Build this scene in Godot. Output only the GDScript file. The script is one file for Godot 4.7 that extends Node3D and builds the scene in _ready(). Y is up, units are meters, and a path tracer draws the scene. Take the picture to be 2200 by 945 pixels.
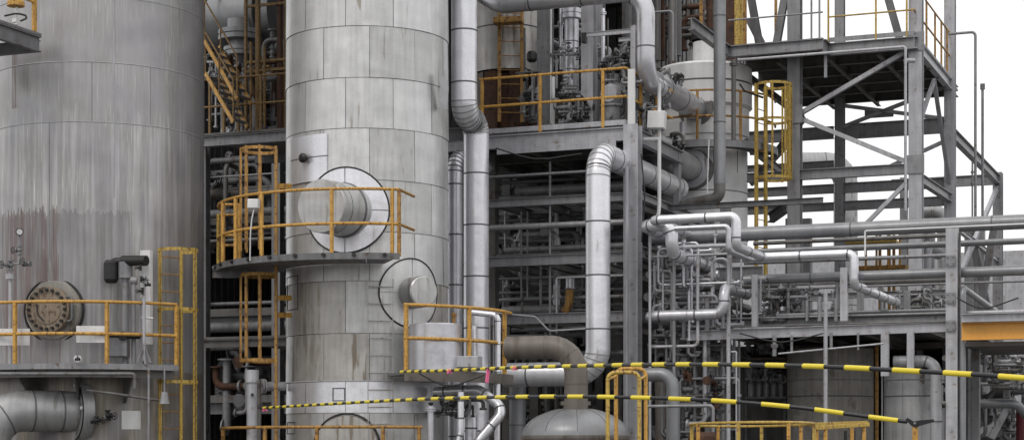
extends Node3D
# A process plant seen with a long lens. World: metres, y up, camera at eye height looking along -z.
# The plant grid runs along A (right and slightly nearer) and B (right and away).
const F := 4000.0
const HY := 970.0
const EYE := 1.6
var A := Vector3(cos(deg_to_rad(21.8)), 0, sin(deg_to_rad(21.8)))
var B := Vector3(sin(deg_to_rad(21.8)), 0, -cos(deg_to_rad(21.8)))
var U := Vector3.UP
var M := {}
var taken := {}
var rng := RandomNumberGenerator.new()

class MB:
	var v := PackedVector3Array()
	var n := PackedVector3Array()
	var uv := PackedVector2Array()
	var ix := PackedInt32Array()
	func add(p: Vector3, nn: Vector3, t := Vector2.ZERO) -> int:
		v.append(p); n.append(nn); uv.append(t)
		return v.size() - 1
	func tri(a: int, b: int, c: int) -> void:
		var g := (v[b] - v[a]).cross(v[c] - v[a])
		if g.length_squared() < 1e-16: return
		if g.dot(n[a] + n[b] + n[c]) > 0.0:
			ix.append(a); ix.append(c); ix.append(b)
		else:
			ix.append(a); ix.append(b); ix.append(c)
	func quad(a: int, b: int, c: int, d: int) -> void:
		tri(a, b, c); tri(a, c, d)
	func face(p: Array, nn: Vector3) -> void:
		var i0 := v.size()
		for k in p.size(): add(p[k], nn, Vector2(k & 1, k >> 1))
		for k in range(1, p.size() - 1): tri(i0, i0 + k, i0 + k + 1)
	func mesh() -> ArrayMesh:
		var a := []
		a.resize(Mesh.ARRAY_MAX)
		a[Mesh.ARRAY_VERTEX] = v; a[Mesh.ARRAY_NORMAL] = n; a[Mesh.ARRAY_TEX_UV] = uv; a[Mesh.ARRAY_INDEX] = ix
		var m := ArrayMesh.new()
		m.add_surface_from_arrays(Mesh.PRIMITIVE_TRIANGLES, a)
		return m

# ---------- points ----------
func P(x: float, y: float, d: float) -> Vector3:
	return Vector3((x - 1100.0) * d / F, EYE + (HY - y) * d / F, -d)
func px(v: Vector3) -> Vector2:
	return Vector2(1100.0 + F * v.x / -v.z, HY - F * (v.y - EYE) / -v.z)
func H(y: float, d: float) -> float:
	return EYE + (HY - y) * d / F
func go(p: Vector3, dir: Vector3, x: float) -> Vector3:
	var s := (x - 1100.0) / F
	return p + dir * ((-s * p.z - p.x) / (dir.x + s * dir.z))
# route: first entry [x, y, depth]; then ["A", x] ["B", x] ["V", y] or relative metres ["a", m] ["b", m] ["v", m]
func route(r: Array) -> Array:
	var p: Vector3 = r[0] if r[0] is Vector3 else P(r[0][0], r[0][1], r[0][2])
	var out := [p]
	for k in range(1, r.size()):
		if r[k] is Vector3:
			p = r[k]; out.append(p); continue
		var s: Array = r[k]
		match s[0]:
			"A": p = go(p, A, s[1])
			"B": p = go(p, B, s[1])
			"V": p = Vector3(p.x, H(s[1], -p.z), p.z)
			"a": p = p + A * s[1]
			"b": p = p + B * s[1]
			"v": p = p + U * s[1]
			"P": p = P(s[1], s[2], s[3])
			"G": p = Vector3(p.x, s[1], p.z)
		out.append(p)
	return out
func rounded(pts: Array, bend: float) -> Array:
	if pts.size() < 3 or bend <= 0.0: return pts
	var out := [pts[0]]
	for k in range(1, pts.size() - 1):
		var a: Vector3 = pts[k - 1]; var b: Vector3 = pts[k]; var c: Vector3 = pts[k + 1]
		var u := (a - b).normalized(); var w := (c - b).normalized()
		var ang := u.angle_to(w)
		if ang > 3.05: out.append(b); continue
		var t: float = min(bend / tan(ang / 2.0), min((a - b).length(), (c - b).length()) * 0.49)
		var rr := t * tan(ang / 2.0)
		var bis := (u + w).normalized()
		var ce := b + bis * (rr / sin(ang / 2.0))
		var p0 := b + u * t; var p1 := b + w * t
		var sweep := PI - ang
		var n := int(clamp(sweep / 0.2, 2, 10))
		for i in n + 1:
			var f := float(i) / n
			out.append(ce + (p0 - ce).slerp(p1 - ce, f))
	out.append(pts[-1])
	return out
func sample(pts: Array, s: float) -> Array:
	var acc := 0.0
	for k in pts.size() - 1:
		var l: float = (pts[k + 1] - pts[k]).length()
		if acc + l >= s and l > 0.0:
			return [pts[k].lerp(pts[k + 1], (s - acc) / l), (pts[k + 1] - pts[k]).normalized()]
		acc += l
	return [pts[-1], (pts[-1] - pts[-2]).normalized()]
func length_of(pts: Array) -> float:
	var acc := 0.0
	for k in pts.size() - 1: acc += (pts[k + 1] - pts[k]).length()
	return acc
func at_x(pts: Array, x: float) -> Vector3:
	for k in pts.size() - 1:
		var a := px(pts[k]).x - x; var b := px(pts[k + 1]).x - x
		if a * b <= 0.0 and abs(a - b) > 1e-6: return pts[k].lerp(pts[k + 1], a / (a - b))
	return pts[0] if abs(px(pts[0]).x - x) < abs(px(pts[-1]).x - x) else pts[-1]
func cp(x: float, D: float, y := 0.0) -> Vector3:
	return Vector3((x - 1100.0) * D / F, y, -D)
func on_ring(c: Vector3, R: float, phi: float, y: float) -> Vector3:
	return Vector3(c.x + R * sin(phi), y, c.z + R * cos(phi))
func phi_of(c: Vector3, R: float, x: float) -> float:
	var lo := -1.5; var hi := 1.5
	for k in 40:
		var m := (lo + hi) / 2.0
		if px(on_ring(c, R, m, 0)).x < x: lo = m
		else: hi = m
	return lo
func arc(c: Vector3, R: float, y: float, a0: float, a1: float, n := 24) -> Array:
	var out := []
	for k in n + 1: out.append(on_ring(c, R, lerp(a0, a1, float(k) / n), y))
	return out
func basis_y(dir: Vector3) -> Basis:
	var y := dir.normalized()
	var x := y.cross(Vector3.FORWARD if abs(y.z) < 0.9 else Vector3.RIGHT).normalized()
	return Basis(x, y, x.cross(y))

# ---------- shapes ----------
func tube(mb: MB, pts: Array, r: float, sides := 10, closed := false, caps := true, r2 := -1.0) -> void:
	var np := pts.size()
	var t0: Vector3 = (pts[1] - pts[0]).normalized()
	var x := t0.cross(Vector3.UP if abs(t0.y) < 0.9 else Vector3.RIGHT).normalized()
	var first := mb.v.size()
	var acc := 0.0
	for k in np:
		var t: Vector3
		if closed: t = (pts[(k + 1) % np] - pts[(k - 1 + np) % np]).normalized()
		elif k == 0: t = t0
		elif k == np - 1: t = (pts[k] - pts[k - 1]).normalized()
		else: t = ((pts[k] - pts[k - 1]).normalized() + (pts[k + 1] - pts[k]).normalized()).normalized()
		x = (x - t * x.dot(t)).normalized()
		var y := t.cross(x)
		if k > 0: acc += (pts[k] - pts[k - 1]).length()
		var rr := r if r2 < 0.0 else lerpf(r, r2, float(k) / (np - 1))
		for s in sides + 1:
			var a := TAU * s / sides
			var nn := x * cos(a) + y * sin(a)
			mb.add(pts[k] + nn * rr, nn, Vector2(float(s) / sides, acc))
	var st := sides + 1
	for k in (np if closed else np - 1):
		var k2 := (k + 1) % np
		for s in sides:
			mb.quad(first + k * st + s, first + k * st + s + 1, first + k2 * st + s + 1, first + k2 * st + s)
	if caps and not closed:
		for e in [0, np - 1]:
			var t: Vector3 = (pts[1] - pts[0]).normalized() * -1.0 if e == 0 else (pts[np - 1] - pts[np - 2]).normalized()
			var pp := []
			for s in sides: pp.append(mb.v[first + e * st + s])
			mb.face(pp, t)
func prism(mb: MB, poly: Array, a: Vector3, b: Vector3, up: Vector3) -> void:
	var t := (b - a).normalized()
	var w := t.cross(up).normalized()
	var h := w.cross(t)
	var n := poly.size()
	for k in n:
		var p: Vector2 = poly[k]; var q: Vector2 = poly[(k + 1) % n]
		var e := q - p
		var nn := (w * e.y - h * e.x).normalized()
		var d0 := w * p.x + h * p.y; var d1 := w * q.x + h * q.y
		mb.face([a + d0, a + d1, b + d1, b + d0], nn)
	var tr := Geometry2D.triangulate_polygon(PackedVector2Array(poly))
	for e in [[a, -t], [b, t]]:
		var i0 := mb.v.size()
		for p in poly: mb.add(e[0] + w * p.x + h * p.y, e[1])
		for k in range(0, tr.size(), 3): mb.tri(i0 + tr[k], i0 + tr[k + 1], i0 + tr[k + 2])
func rect(w: float, h: float) -> Array:
	var c: float = min(w, h) * 0.08
	return [Vector2(-w / 2 + c, -h / 2), Vector2(w / 2 - c, -h / 2), Vector2(w / 2, -h / 2 + c), Vector2(w / 2, h / 2 - c), Vector2(w / 2 - c, h / 2), Vector2(-w / 2 + c, h / 2), Vector2(-w / 2, h / 2 - c), Vector2(-w / 2, -h / 2 + c)]
func ibeam(w: float, h: float) -> Array:
	var t := h * 0.07; var s := w * 0.05
	return [Vector2(-w / 2, -h / 2), Vector2(w / 2, -h / 2), Vector2(w / 2, -h / 2 + t), Vector2(s, -h / 2 + t), Vector2(s, h / 2 - t), Vector2(w / 2, h / 2 - t), Vector2(w / 2, h / 2), Vector2(-w / 2, h / 2), Vector2(-w / 2, h / 2 - t), Vector2(-s, h / 2 - t), Vector2(-s, -h / 2 + t), Vector2(-w / 2, -h / 2 + t)]
func box(mb: MB, a: Vector3, b: Vector3, w: float, h: float, up := Vector3.UP) -> void:
	prism(mb, rect(w, h), a, b, up)
func lathe(mb: MB, prof: Array, o: Vector3, axis := Vector3.UP, segs := 24, smooth := false, uvh := 0.0) -> void:
	var bs := basis_y(axis)
	var np := prof.size()
	var nr := []
	for k in np - 1:
		var e: Vector2 = prof[k + 1] - prof[k]
		nr.append(Vector2(e.y, -e.x).normalized())
	for k in np - 1:
		var n0: Vector2 = nr[k]; var n1: Vector2 = nr[k]
		if smooth:
			if k > 0 and nr[k - 1].dot(nr[k]) > 0.6: n0 = (nr[k - 1] + nr[k]).normalized()
			if k < np - 2 and nr[k + 1].dot(nr[k]) > 0.6: n1 = (nr[k + 1] + nr[k]).normalized()
		var i0 := mb.v.size()
		for s in segs + 1:
			var a := TAU * s / segs - PI / 2
			var dv := bs.x * cos(a) + bs.z * sin(a)
			for j in 2:
				var q: Vector2 = prof[k + j]; var nn: Vector2 = n0 if j == 0 else n1
				mb.add(o + dv * q.x + bs.y * q.y, dv * nn.x + bs.y * nn.y, Vector2(float(s) / segs, q.y))
		for s in segs: mb.quad(i0 + s * 2, i0 + s * 2 + 2, i0 + s * 2 + 3, i0 + s * 2 + 1)
func curved_plate(mb: MB, c: Vector3, r0: float, r1: float, y0: float, y1: float, a0: float, a1: float, n := 6, lap := 0.0) -> void:
	var dirs := []
	for k in n + 1:
		var a: float = lerp(a0, a1, float(k) / n)
		dirs.append(Vector3(sin(a), 0, cos(a)))
	for k in n:
		var d0: Vector3 = dirs[k]; var d1: Vector3 = dirs[k + 1]
		for q in [[r1, 1.0], [r0, -1.0]]:
			var i := mb.add(c + d0 * (q[0] + lap) + U * y0, d0 * q[1]); mb.add(c + d1 * (q[0] + lap) + U * y0, d1 * q[1])
			mb.add(c + d1 * q[0] + U * y1, d1 * q[1]); mb.add(c + d0 * q[0] + U * y1, d0 * q[1])
			mb.quad(i, i + 1, i + 2, i + 3)
		for q in [[y0, -U, lap], [y1, U, 0.0]]:
			mb.face([c + d0 * r0 + U * q[0], c + d1 * r0 + U * q[0], c + d1 * (r1 + q[2]) + U * q[0], c + d0 * (r1 + q[2]) + U * q[0]], q[1])
	for q in [[dirs[0], -1.0], [dirs[n], 1.0]]:
		var d: Vector3 = q[0]
		mb.face([c + d * r0 + U * y0, c + d * r1 + U * y0, c + d * r1 + U * y1, c + d * r0 + U * y1], d.cross(U) * -q[1] if false else Vector3(d.z, 0, -d.x) * q[1])
func ring(mb: MB, c: Vector3, axis: Vector3, R: float, r: float, segs := 28, sides := 8) -> void:
	var bs := basis_y(axis)
	var pts := []
	for k in segs: pts.append(c + (bs.x * cos(TAU * k / segs) + bs.z * sin(TAU * k / segs)) * R)
	tube(mb, pts, r, sides, true, false)

# ---------- nodes ----------
func numbered(s: String) -> String:
	if not taken.has(s):
		taken[s] = 0
		return s
	taken[s] += 1
	return "%s_%03d" % [s, taken[s]]
const GROUPS := {"pipe": "pipes of the process plant", "gallery": "railed galleries round the vessels", "caged_ladder": "caged ladders on the vessels", "barrier_rope": "striped barrier ropes", "ribbon": "pink ribbons on the barrier ropes", "pipe_manifold": "small bore piping with valves", "steel_post": "steel posts of the plant", "steel_brace": "steel braces of the plant", "steel_column": "steel columns on the raised deck", "tank": "tanks below the rack", "drain_valve": "drain valves of the left vessel", "stair": "stair flights between the towers", "junction_box": "junction boxes", "plate": "blank plates behind the left gallery rail"}
func meta(o: Node, label: String, cat: String, group := "", kind := "") -> void:
	if group == "":
		for k in GROUPS:
			if String(o.name) == k or String(o.name).begins_with(k + "_0") or String(o.name).begins_with(k + "_1"): group = GROUPS[k]
	if label: o.set_meta("label", label)
	if cat: o.set_meta("category", cat)
	if group: o.set_meta("group", group)
	if kind: o.set_meta("kind", kind)
func thing(called: String, label: String, cat: String, at: Vector3, group := "") -> Node3D:
	var o := Node3D.new()
	o.name = numbered(called)
	add_child(o)
	o.position = at
	meta(o, label, cat, group)
	return o
func part(parent: Node3D, called: String, mb, mat: Material, xf = null) -> MeshInstance3D:
	var o := MeshInstance3D.new()
	o.name = called
	o.mesh = mb.mesh() if mb is MB else mb
	o.material_override = mat
	parent.add_child(o, true)
	if xf != null:
		o.transform = xf
		if parent.get_parent() == self: o.position -= parent.position
	elif parent.get_parent() == self: o.position = -parent.position
	return o
func solo(called: String, mb: MB, mat: Material, label: String, cat: String, group := "", kind := "") -> MeshInstance3D:
	var o := MeshInstance3D.new()
	o.name = numbered(called)
	o.mesh = mb.mesh()
	o.material_override = mat
	add_child(o)
	meta(o, label, cat, group, kind)
	return o
# a run of pipe along a route; w is its width in photo pixels at the first point
func pipe(label: String, mat, w: float, r: Array, bend := 1.5, opt := {}) -> Node3D:
	var raw := route(r)
	var rad: float = w * 0.5 * -raw[0].z / F
	var pts := rounded(raw, rad * 2.0 * bend)
	var th := thing(opt.get("name", "pipe"), label, opt.get("cat", "pipe"), raw[0], opt.get("group", ""))
	var mb := MB.new()
	tube(mb, pts, rad, 20 if rad > 0.12 else 12)
	var run := part(th, opt.get("run", "pipe_run"), mb, M[mat])
	if opt.has("seam"):
		var L := length_of(pts); var s: float = opt.get("seam0", opt.seam * 0.5)
		while s < L - 0.02:
			var q := sample(pts, s)
			var m := MB.new()
			tube(m, [q[0] - q[1] * 0.014, q[0] + q[1] * 0.014], rad + 0.006, 20)
			part(th, "seam_band", m, M[opt.get("seam_mat", "seam")])
			s += opt.seam
	if opt.has("gore"):    # segmented elbow: raised ribs round each bend
		for k in range(1, raw.size() - 1):
			var acc := 0.0
			for j in pts.size() - 1:
				var l: float = (pts[j + 1] - pts[j]).length()
				acc += l
				if (pts[j] - raw[k]).length() < rad * 2.0 * bend * 1.45 and l < rad * 2.0 * bend * 0.45:
					var m := MB.new()
					var dv: Vector3 = (pts[j + 1] - pts[j]).normalized()
					tube(m, [pts[j] - dv * 0.012, pts[j] + dv * 0.012], rad + 0.007, 20)
					part(th, "elbow_rib", m, M[opt.gore])
	for f in opt.get("flanges", []):
		var q := sample(pts, f if f >= 0.0 else length_of(pts) + f + 0.001)
		var m := MB.new()
		for sgn in [-1.0, 1.0]:
			tube(m, [q[0] + q[1] * sgn * 0.008, q[0] + q[1] * sgn * (0.02 + rad * 0.22)], rad * 1.5 + 0.01, 18)
		part(th, "flange", m, M[opt.get("flange_mat", mat)])
	return th
func beam(th: Node3D, called: String, a: Vector3, b: Vector3, w: float, h: float, mat: String, up := Vector3.UP, plain := false) -> MeshInstance3D:
	var mb := MB.new()
	if plain: box(mb, a, b, w, h, up)
	else: prism(mb, ibeam(w, h), a, b, up)
	return part(th, called, mb, M[mat])
func column(th: Node3D, x: float, d: float, y0: float, y1: float, w: float, mat: String, called := "column") -> MeshInstance3D:
	var p := cp(x, d)
	return beam(th, called, p + U * y0, p + U * y1, w, w, mat, B)
# handrail, midrail, toe board and posts along a path at deck level; parts of th
func railing(th: Node3D, pts: Array, h: float, mat: String, posts: Array, toe := "", r := 0.026, mid := 0.52, smooth := false) -> void:
	var lift := func(y): 
		var o := []
		for p in pts: o.append(p + U * y)
		return o
	var mb := MB.new(); tube(mb, lift.call(h), r, 8); part(th, "handrail", mb, M[mat])
	if mid > 0.0:
		mb = MB.new(); tube(mb, lift.call(h * mid), r * 1.05, 8); part(th, "midrail", mb, M[mat])
	for x in posts:
		var p := at_x(pts, x)
		mb = MB.new(); box(mb, p + U * -0.03, p + U * (h - 0.01), r * 2.1, r * 2.1, A); part(th, "post", mb, M[mat])
	if toe:
		for k in pts.size() - 1:
			if (pts[k + 1] - pts[k]).length() < 0.01: continue
			mb = MB.new(); box(mb, pts[k] + U * 0.05, pts[k + 1] + U * 0.05, 0.01, 0.1); part(th, "toe_board", mb, M[toe])
# ladder whose climbing side looks towards angle face (0 = towards the camera, + = right); cage optional
func ladder(called: String, label: String, c: Vector3, face: float, y0: float, y1: float, w: float, mat: String, cage := [], rad := 0.36, rmat := "", bars := 5, sr := 0.024) -> Node3D:
	var th := thing(called, label, "ladder", Vector3(c.x, y0, c.z))
	var out := Vector3(sin(face), 0, cos(face)); var side := Vector3(cos(face), 0, -sin(face))
	for s in [-0.5, 0.5]:
		var p: Vector3 = Vector3(c.x, 0, c.z) + side * w * s
		var mb := MB.new(); box(mb, p + U * y0, p + U * y1, sr * 2.4, sr * 1.4, out); part(th, "stile", mb, M[mat])
	var y := y0 + 0.2
	while y < y1:
		var p := Vector3(c.x, y, c.z)
		var mb := MB.new(); tube(mb, [p - side * w * 0.5, p + side * w * 0.5], 0.011, 6); part(th, "rung", mb, M[rmat if rmat else mat])
		y += 0.3
	for cg in cage:    # [bottom, top, [hoop heights]]
		var hp := []
		for k in 13:
			var a := lerpf(-2.25, 2.25, k / 12.0)
			hp.append(Vector3(c.x, 0, c.z) + out * (rad * 0.72 + cos(a) * rad) + side * sin(a) * rad)
		hp[0] = Vector3(c.x, 0, c.z) - side * w * 0.5
		hp[12] = Vector3(c.x, 0, c.z) + side * w * 0.5
		for hy in cg[2]:
			for k in 12:
				pass
			var mb := MB.new()
			for k in 12: box(mb, hp[k] + U * hy, hp[k + 1] + U * hy, 0.01, 0.055)
			part(th, "hoop", mb, M[mat])
		for k in bars:
			var i := int(round(lerpf(2, 10, float(k) / (bars - 1))))
			var mb := MB.new(); box(mb, hp[i] + U * cg[0], hp[i] + U * cg[1], 0.012, 0.042, out); part(th, "cage_bar", mb, M[mat])
	return th
func flange_disc(th: Node3D, called: String, c: Vector3, axis: Vector3, R: float, t: float, bolts: int, mat: String, bmat: String) -> MeshInstance3D:
	var mb := MB.new()
	lathe(mb, [Vector2(0, t), Vector2(R * 0.62, t), Vector2(R * 0.66, t * 0.8), Vector2(R - 0.006, t * 0.8), Vector2(R, t * 0.7), Vector2(R, 0), Vector2(0, 0)], c, axis, 28)
	var o := part(th, called, mb, M[mat])
	var bs := basis_y(axis)
	for k in bolts:
		var a := TAU * k / bolts
		var p := c + (bs.x * cos(a) + bs.z * sin(a)) * R * 0.84
		var m := MB.new(); tube(m, [p - bs.y * t * 0.4, p + bs.y * (t + R * 0.08)], R * 0.075, 6); part(o, "bolt", m, M[bmat])
	return o
var valve_body: ArrayMesh
var valve_wheel: ArrayMesh
func make_valve() -> void:
	var mb := MB.new()
	lathe(mb, [Vector2(0, -1), Vector2(.62, -1), Vector2(.62, -.78), Vector2(.34, -.78), Vector2(.34, -.5), Vector2(.52, -.25), Vector2(.56, 0), Vector2(.52, .25), Vector2(.34, .5), Vector2(.34, .78), Vector2(.62, .78), Vector2(.62, 1), Vector2(0, 1)], Vector3.ZERO, Vector3.RIGHT, 12)
	lathe(mb, [Vector2(.3, .2), Vector2(.3, .7), Vector2(.5, .7), Vector2(.5, .95), Vector2(.25, .95), Vector2(.2, 1.3), Vector2(.09, 1.3), Vector2(.09, 2.0), Vector2(0, 2.0)], Vector3.ZERO, U, 10)
	valve_body = mb.mesh()
	mb = MB.new()
	ring(mb, U * 1.85, U, .72, .085, 16, 6)
	for k in 3: tube(mb, [U * 1.85 + Vector3(cos(k * 1.047), 0, sin(k * 1.047)) * .7, U * 1.85 - Vector3(cos(k * 1.047), 0, sin(k * 1.047)) * .7], .05, 5)
	valve_wheel = mb.mesh()
func valve(th: Node3D, p: Vector3, axis: Vector3, stem: Vector3, s: float, mat := "valve", wmat := "black") -> void:
	var x := axis.normalized(); var y := (stem - x * stem.dot(x)).normalized()
	var b := Basis(x, y, x.cross(y)).scaled_local(Vector3.ONE * s)
	var o := part(th, "valve", valve_body, M[mat], Transform3D(b, p))
	var w := part(o, "handwheel", valve_wheel, M[wmat])
	w.position = Vector3.ZERO
# a welded assembly of small bore piping with valves, filling a region x0..x1, y0..y1 at depth d
func manifold(label: String, x0: float, y0: float, x1: float, y1: float, d: float, n: int, sd: int, mats: Array, w := 7.0, vn := 4, spread := 0.8) -> Node3D:
	rng.seed = sd
	var th := thing("pipe_manifold", label, "piping", P((x0 + x1) / 2, y1, d))
	for k in n:
		var dd := d + rng.randf_range(-spread, spread)
		var r := [[rng.randf_range(x0, x1), rng.randf_range(y0, y1), dd]]
		var last := ""
		for j in rng.randi_range(2, 4):
			var c: String = ["A", "V", "V", "B"][rng.randi() % 4]
			if c == last or (c == "B" and last == "A"): c = "V" if last != "V" else "A"
			last = c
			if c == "V": r.append(["V", rng.randf_range(y0, y1)])
			elif c == "A": r.append(["A", rng.randf_range(x0, x1)])
			else: r.append(["b", rng.randf_range(-0.7, 0.7)])
		var rad := w * rng.randf_range(0.3, 0.75) * d / F
		var raw := route(r)
		var pts := rounded(raw, rad * 3.0)
		var mb := MB.new(); tube(mb, pts, rad, 8)
		for q in [raw[0], raw[-1]]:
			var dv: Vector3 = (pts[1] - pts[0]).normalized() if q == raw[0] else (pts[-1] - pts[-2]).normalized()
			tube(mb, [q - dv * 0.02, q + dv * 0.02], rad * 2.0, 10)
		part(th, "pipe_run", mb, M[mats[rng.randi() % mats.size()]])
		if k < vn:
			var q := sample(pts, length_of(pts) * rng.randf_range(0.2, 0.8))
			var stem: Vector3 = [U, -B, A, -A][rng.randi() % 4]
			if abs(stem.dot(q[1])) > 0.8: stem = -B if abs(q[1].y) > 0.8 else U
			valve(th, q[0], q[1], stem, rad * rng.randf_range(2.0, 2.8), ["valve", "steel", "black"][rng.randi() % 3], ["black", "valve", "darksteel"][rng.randi() % 3])
	return th
# ---------- materials ----------
var rough_tex: ImageTexture
var dent_tex: ImageTexture
func noise_img(sd: int, w: int, h: int, f: float, oct := 4) -> Image:
	var nz := FastNoiseLite.new()
	nz.seed = sd; nz.frequency = f; nz.fractal_octaves = oct
	nz.noise_type = FastNoiseLite.TYPE_SIMPLEX_SMOOTH
	var im := nz.get_seamless_image(w, h)
	im.convert(Image.FORMAT_L8)
	return im
func tex(c0: Color, c1: Color, streak: float, c2: Color, thr: float, sd: int, n := 256, drip := false) -> ImageTexture:
	var a := noise_img(sd, n, n, 0.012).get_data()
	var si := noise_img(sd + 7, n, n / 16, 0.05, 3)
	si.resize(n, n, Image.INTERPOLATE_CUBIC)
	var s := si.get_data()
	var gi := noise_img(sd + 13, n, n / 8 if drip else n, 0.03 if drip else 0.025, 5)
	gi.resize(n, n, Image.INTERPOLATE_CUBIC)
	var g := gi.get_data()
	var fine := noise_img(sd + 19, n, n, 0.2, 2).get_data()
	var o := PackedByteArray(); o.resize(n * n * 3)
	for k in n * n:
		var c := c0.lerp(c1, a[k] / 255.0)
		var sp := (g[k] * 0.75 + s[k] * 0.25) / 255.0
		var q := smoothstep(thr, thr + 0.12, sp)
		c = c.lerp(c2, q)
		var m := 1.0 - streak * (s[k] / 127.5 - 1.0) + 0.05 * (fine[k] / 127.5 - 1.0)
		o[k * 3] = int(clampf(c.r * m, 0, 1) * 255.0); o[k * 3 + 1] = int(clampf(c.g * m, 0, 1) * 255.0); o[k * 3 + 2] = int(clampf(c.b * m, 0, 1) * 255.0)
	var im := Image.create_from_data(n, n, false, Image.FORMAT_RGB8, o)
	im.generate_mipmaps()
	return ImageTexture.create_from_image(im)
func mat(called: String, c0: Color, c1: Color, streak: float, c2: Color, thr: float, metal: float, rough: float, scale := 0.5, dent := 0.0, n := 256) -> StandardMaterial3D:
	var m := StandardMaterial3D.new()
	m.albedo_texture = tex(c0, c1, streak, c2, thr, hash(called) % 1000, n, called.begins_with("clad") or called.begins_with("jacket") or called.begins_with("pipe"))
	m.uv1_triplanar = true; m.uv1_world_triplanar = true
	m.uv1_scale = Vector3.ONE * scale
	m.metallic = metal; m.roughness = rough
	m.roughness_texture = rough_tex
	if dent > 0.0:
		m.normal_enabled = true; m.normal_texture = dent_tex; m.normal_scale = dent
	M[called] = m
	return m
func plain(called: String, c: Color, metal: float, rough: float) -> void:
	var m := StandardMaterial3D.new()
	m.albedo_color = c; m.metallic = metal; m.roughness = rough
	M[called] = m
func make_materials() -> void:
	var ri := noise_img(5, 256, 256, 0.02)
	var rd := ri.get_data()
	for k in rd.size(): rd[k] = int(190 + rd[k] * 0.25)
	rough_tex = ImageTexture.create_from_image(Image.create_from_data(256, 256, false, Image.FORMAT_L8, rd))
	var di := noise_img(9, 256, 256, 0.015, 3)
	di.bump_map_to_normal_map(6.0)
	dent_tex = ImageTexture.create_from_image(di)
	var rust := Color(.34, .20, .12)
	var dirt := Color(.40, .37, .33)
	mat("jacket", Color(.73, .73, .75), Color(.81, .81, .83), .05, dirt, .78, .6, .38, .5, .14)
	mat("jacket_bright", Color(.84, .84, .86), Color(.90, .90, .92), .04, Color(.70, .69, .67), .82, .6, .36, .5, .14)
	mat("jacket_dull", Color(.58, .58, .585), Color(.67, .67, .675), .08, dirt, .68, .45, .5, .5, .12)
	mat("clad", Color(.72, .72, .72), Color(.80, .80, .80), .06, Color(.60, .58, .55), .72, .5, .42, .35, .14, 512)
	mat("clad_b", Color(.68, .68, .68), Color(.765, .765, .76), .07, Color(.57, .55, .52), .70, .5, .44, .35, .14, 512)
	mat("clad_c", Color(.75, .75, .752), Color(.83, .83, .83), .06, Color(.64, .62, .59), .74, .5, .41, .35, .14, 512)
	mat("clad_dirty", Color(.63, .62, .605), Color(.715, .705, .69), .09, Color(.51, .47, .42), .64, .42, .47, .35, .12, 512)
	plain("seam", Color(.40, .40, .41), .4, .6)
	mat("steel", Color(.47, .47, .485), Color(.57, .57, .58), .09, Color(.41, .36, .31), .68, .15, .55, .7)
	mat("steel_light", Color(.61, .61, .63), Color(.70, .70, .715), .08, Color(.51, .46, .41), .70, .15, .5, .7)
	mat("darksteel", Color(.38, .38, .39), Color(.46, .46, .47), .10, Color(.34, .29, .25), .68, .1, .62, .4)  # mostly rear steel; grey lowered so the shaded voids read darker
	mat("underside", Color(.35, .345, .34), Color(.42, .415, .41), .1, Color(.31, .25, .21), .66, .1, .7, .4)  # deck undersides and deep parts; extra shade put into this darker grey
	mat("beige", Color(.52, .505, .485), Color(.60, .585, .56), .10, Color(.44, .41, .37), .66, .1, .58, .5)
	mat("pipe_grey", Color(.47, .475, .49), Color(.55, .555, .565), .06, Color(.40, .39, .38), .78, .35, .45, .5)
	mat("pipe_dark", Color(.36, .355, .35), Color(.44, .435, .43), .10, Color(.32, .27, .24), .64, .2, .55, .5)  # mostly background pipes; tone darkened to stand in for deeper shade
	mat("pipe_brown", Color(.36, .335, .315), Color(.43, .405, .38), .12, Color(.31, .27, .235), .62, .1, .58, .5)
	mat("yellow", Color(.70, .53, .235), Color(.79, .61, .30), .12, Color(.46, .32, .20), .62, 0.0, .6, 2.2)
	mat("yellow_plain", Color(.82, .60, .26), Color(.86, .64, .30), .03, Color(.76, .55, .26), .8, 0.0, .5, .4)
	mat("yellow_old", Color(.66, .55, .25), Color(.75, .635, .31), .12, Color(.45, .33, .21), .60, 0.0, .62, 2.2)
	mat("yellow_rust", Color(.58, .43, .22), Color(.69, .53, .27), .15, Color(.40, .28, .18), .56, 0.0, .7, 1.3)
	mat("rust_yellow", Color(.46, .36, .22), Color(.56, .45, .27), .10, Color(.34, .25, .18), .60, 0.0, .72, 1.5)
	mat("rust", Color(.24, .15, .10), Color(.34, .22, .145), .2, Color(.17, .12, .10), .60, 0.0, .85, .8)
	mat("rust_tan", Color(.47, .42, .365), Color(.55, .50, .44), .1, Color(.36, .28, .22), .58, 0.0, .8, 1.2)
	mat("white", Color(.80, .80, .81), Color(.86, .86, .86), .04, Color(.70, .68, .65), .82, 0.0, .45, .5)
	mat("valve", Color(.44, .44, .45), Color(.58, .58, .59), .1, Color(.28, .26, .25), .6, .4, .5, 2.0)
	mat("black", Color(.10, .10, .105), Color(.16, .16, .16), .1, Color(.20, .18, .16), .70, .1, .55, 1.5)
	mat("wall", Color(.34, .34, .345), Color(.40, .40, .40), .12, Color(.31, .28, .25), .68, .05, .75, .3)  # sheet walls at the back, coloured darker to deepen the shade there
	mat("concrete", Color(.33, .325, .32), Color(.40, .395, .385), .02, Color(.28, .275, .27), .62, 0.0, .9, .12, 0.0, 512)
	mat("grating", Color(.42, .42, .43), Color(.50, .50, .51), .08, Color(.38, .31, .25), .66, .3, .65, .8)
	plain("tape_yellow", Color(.85, .77, .20), 0.0, .45)
	plain("tape_black", Color(.09, .09, .11), 0.0, .4)
	plain("pink", Color(.92, .42, .60), 0.0, .6)
	plain("blue", Color(.12, .25, .52), 0.0, .5)
	plain("redpaint", Color(.38, .12, .15), 0.0, .6)
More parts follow.
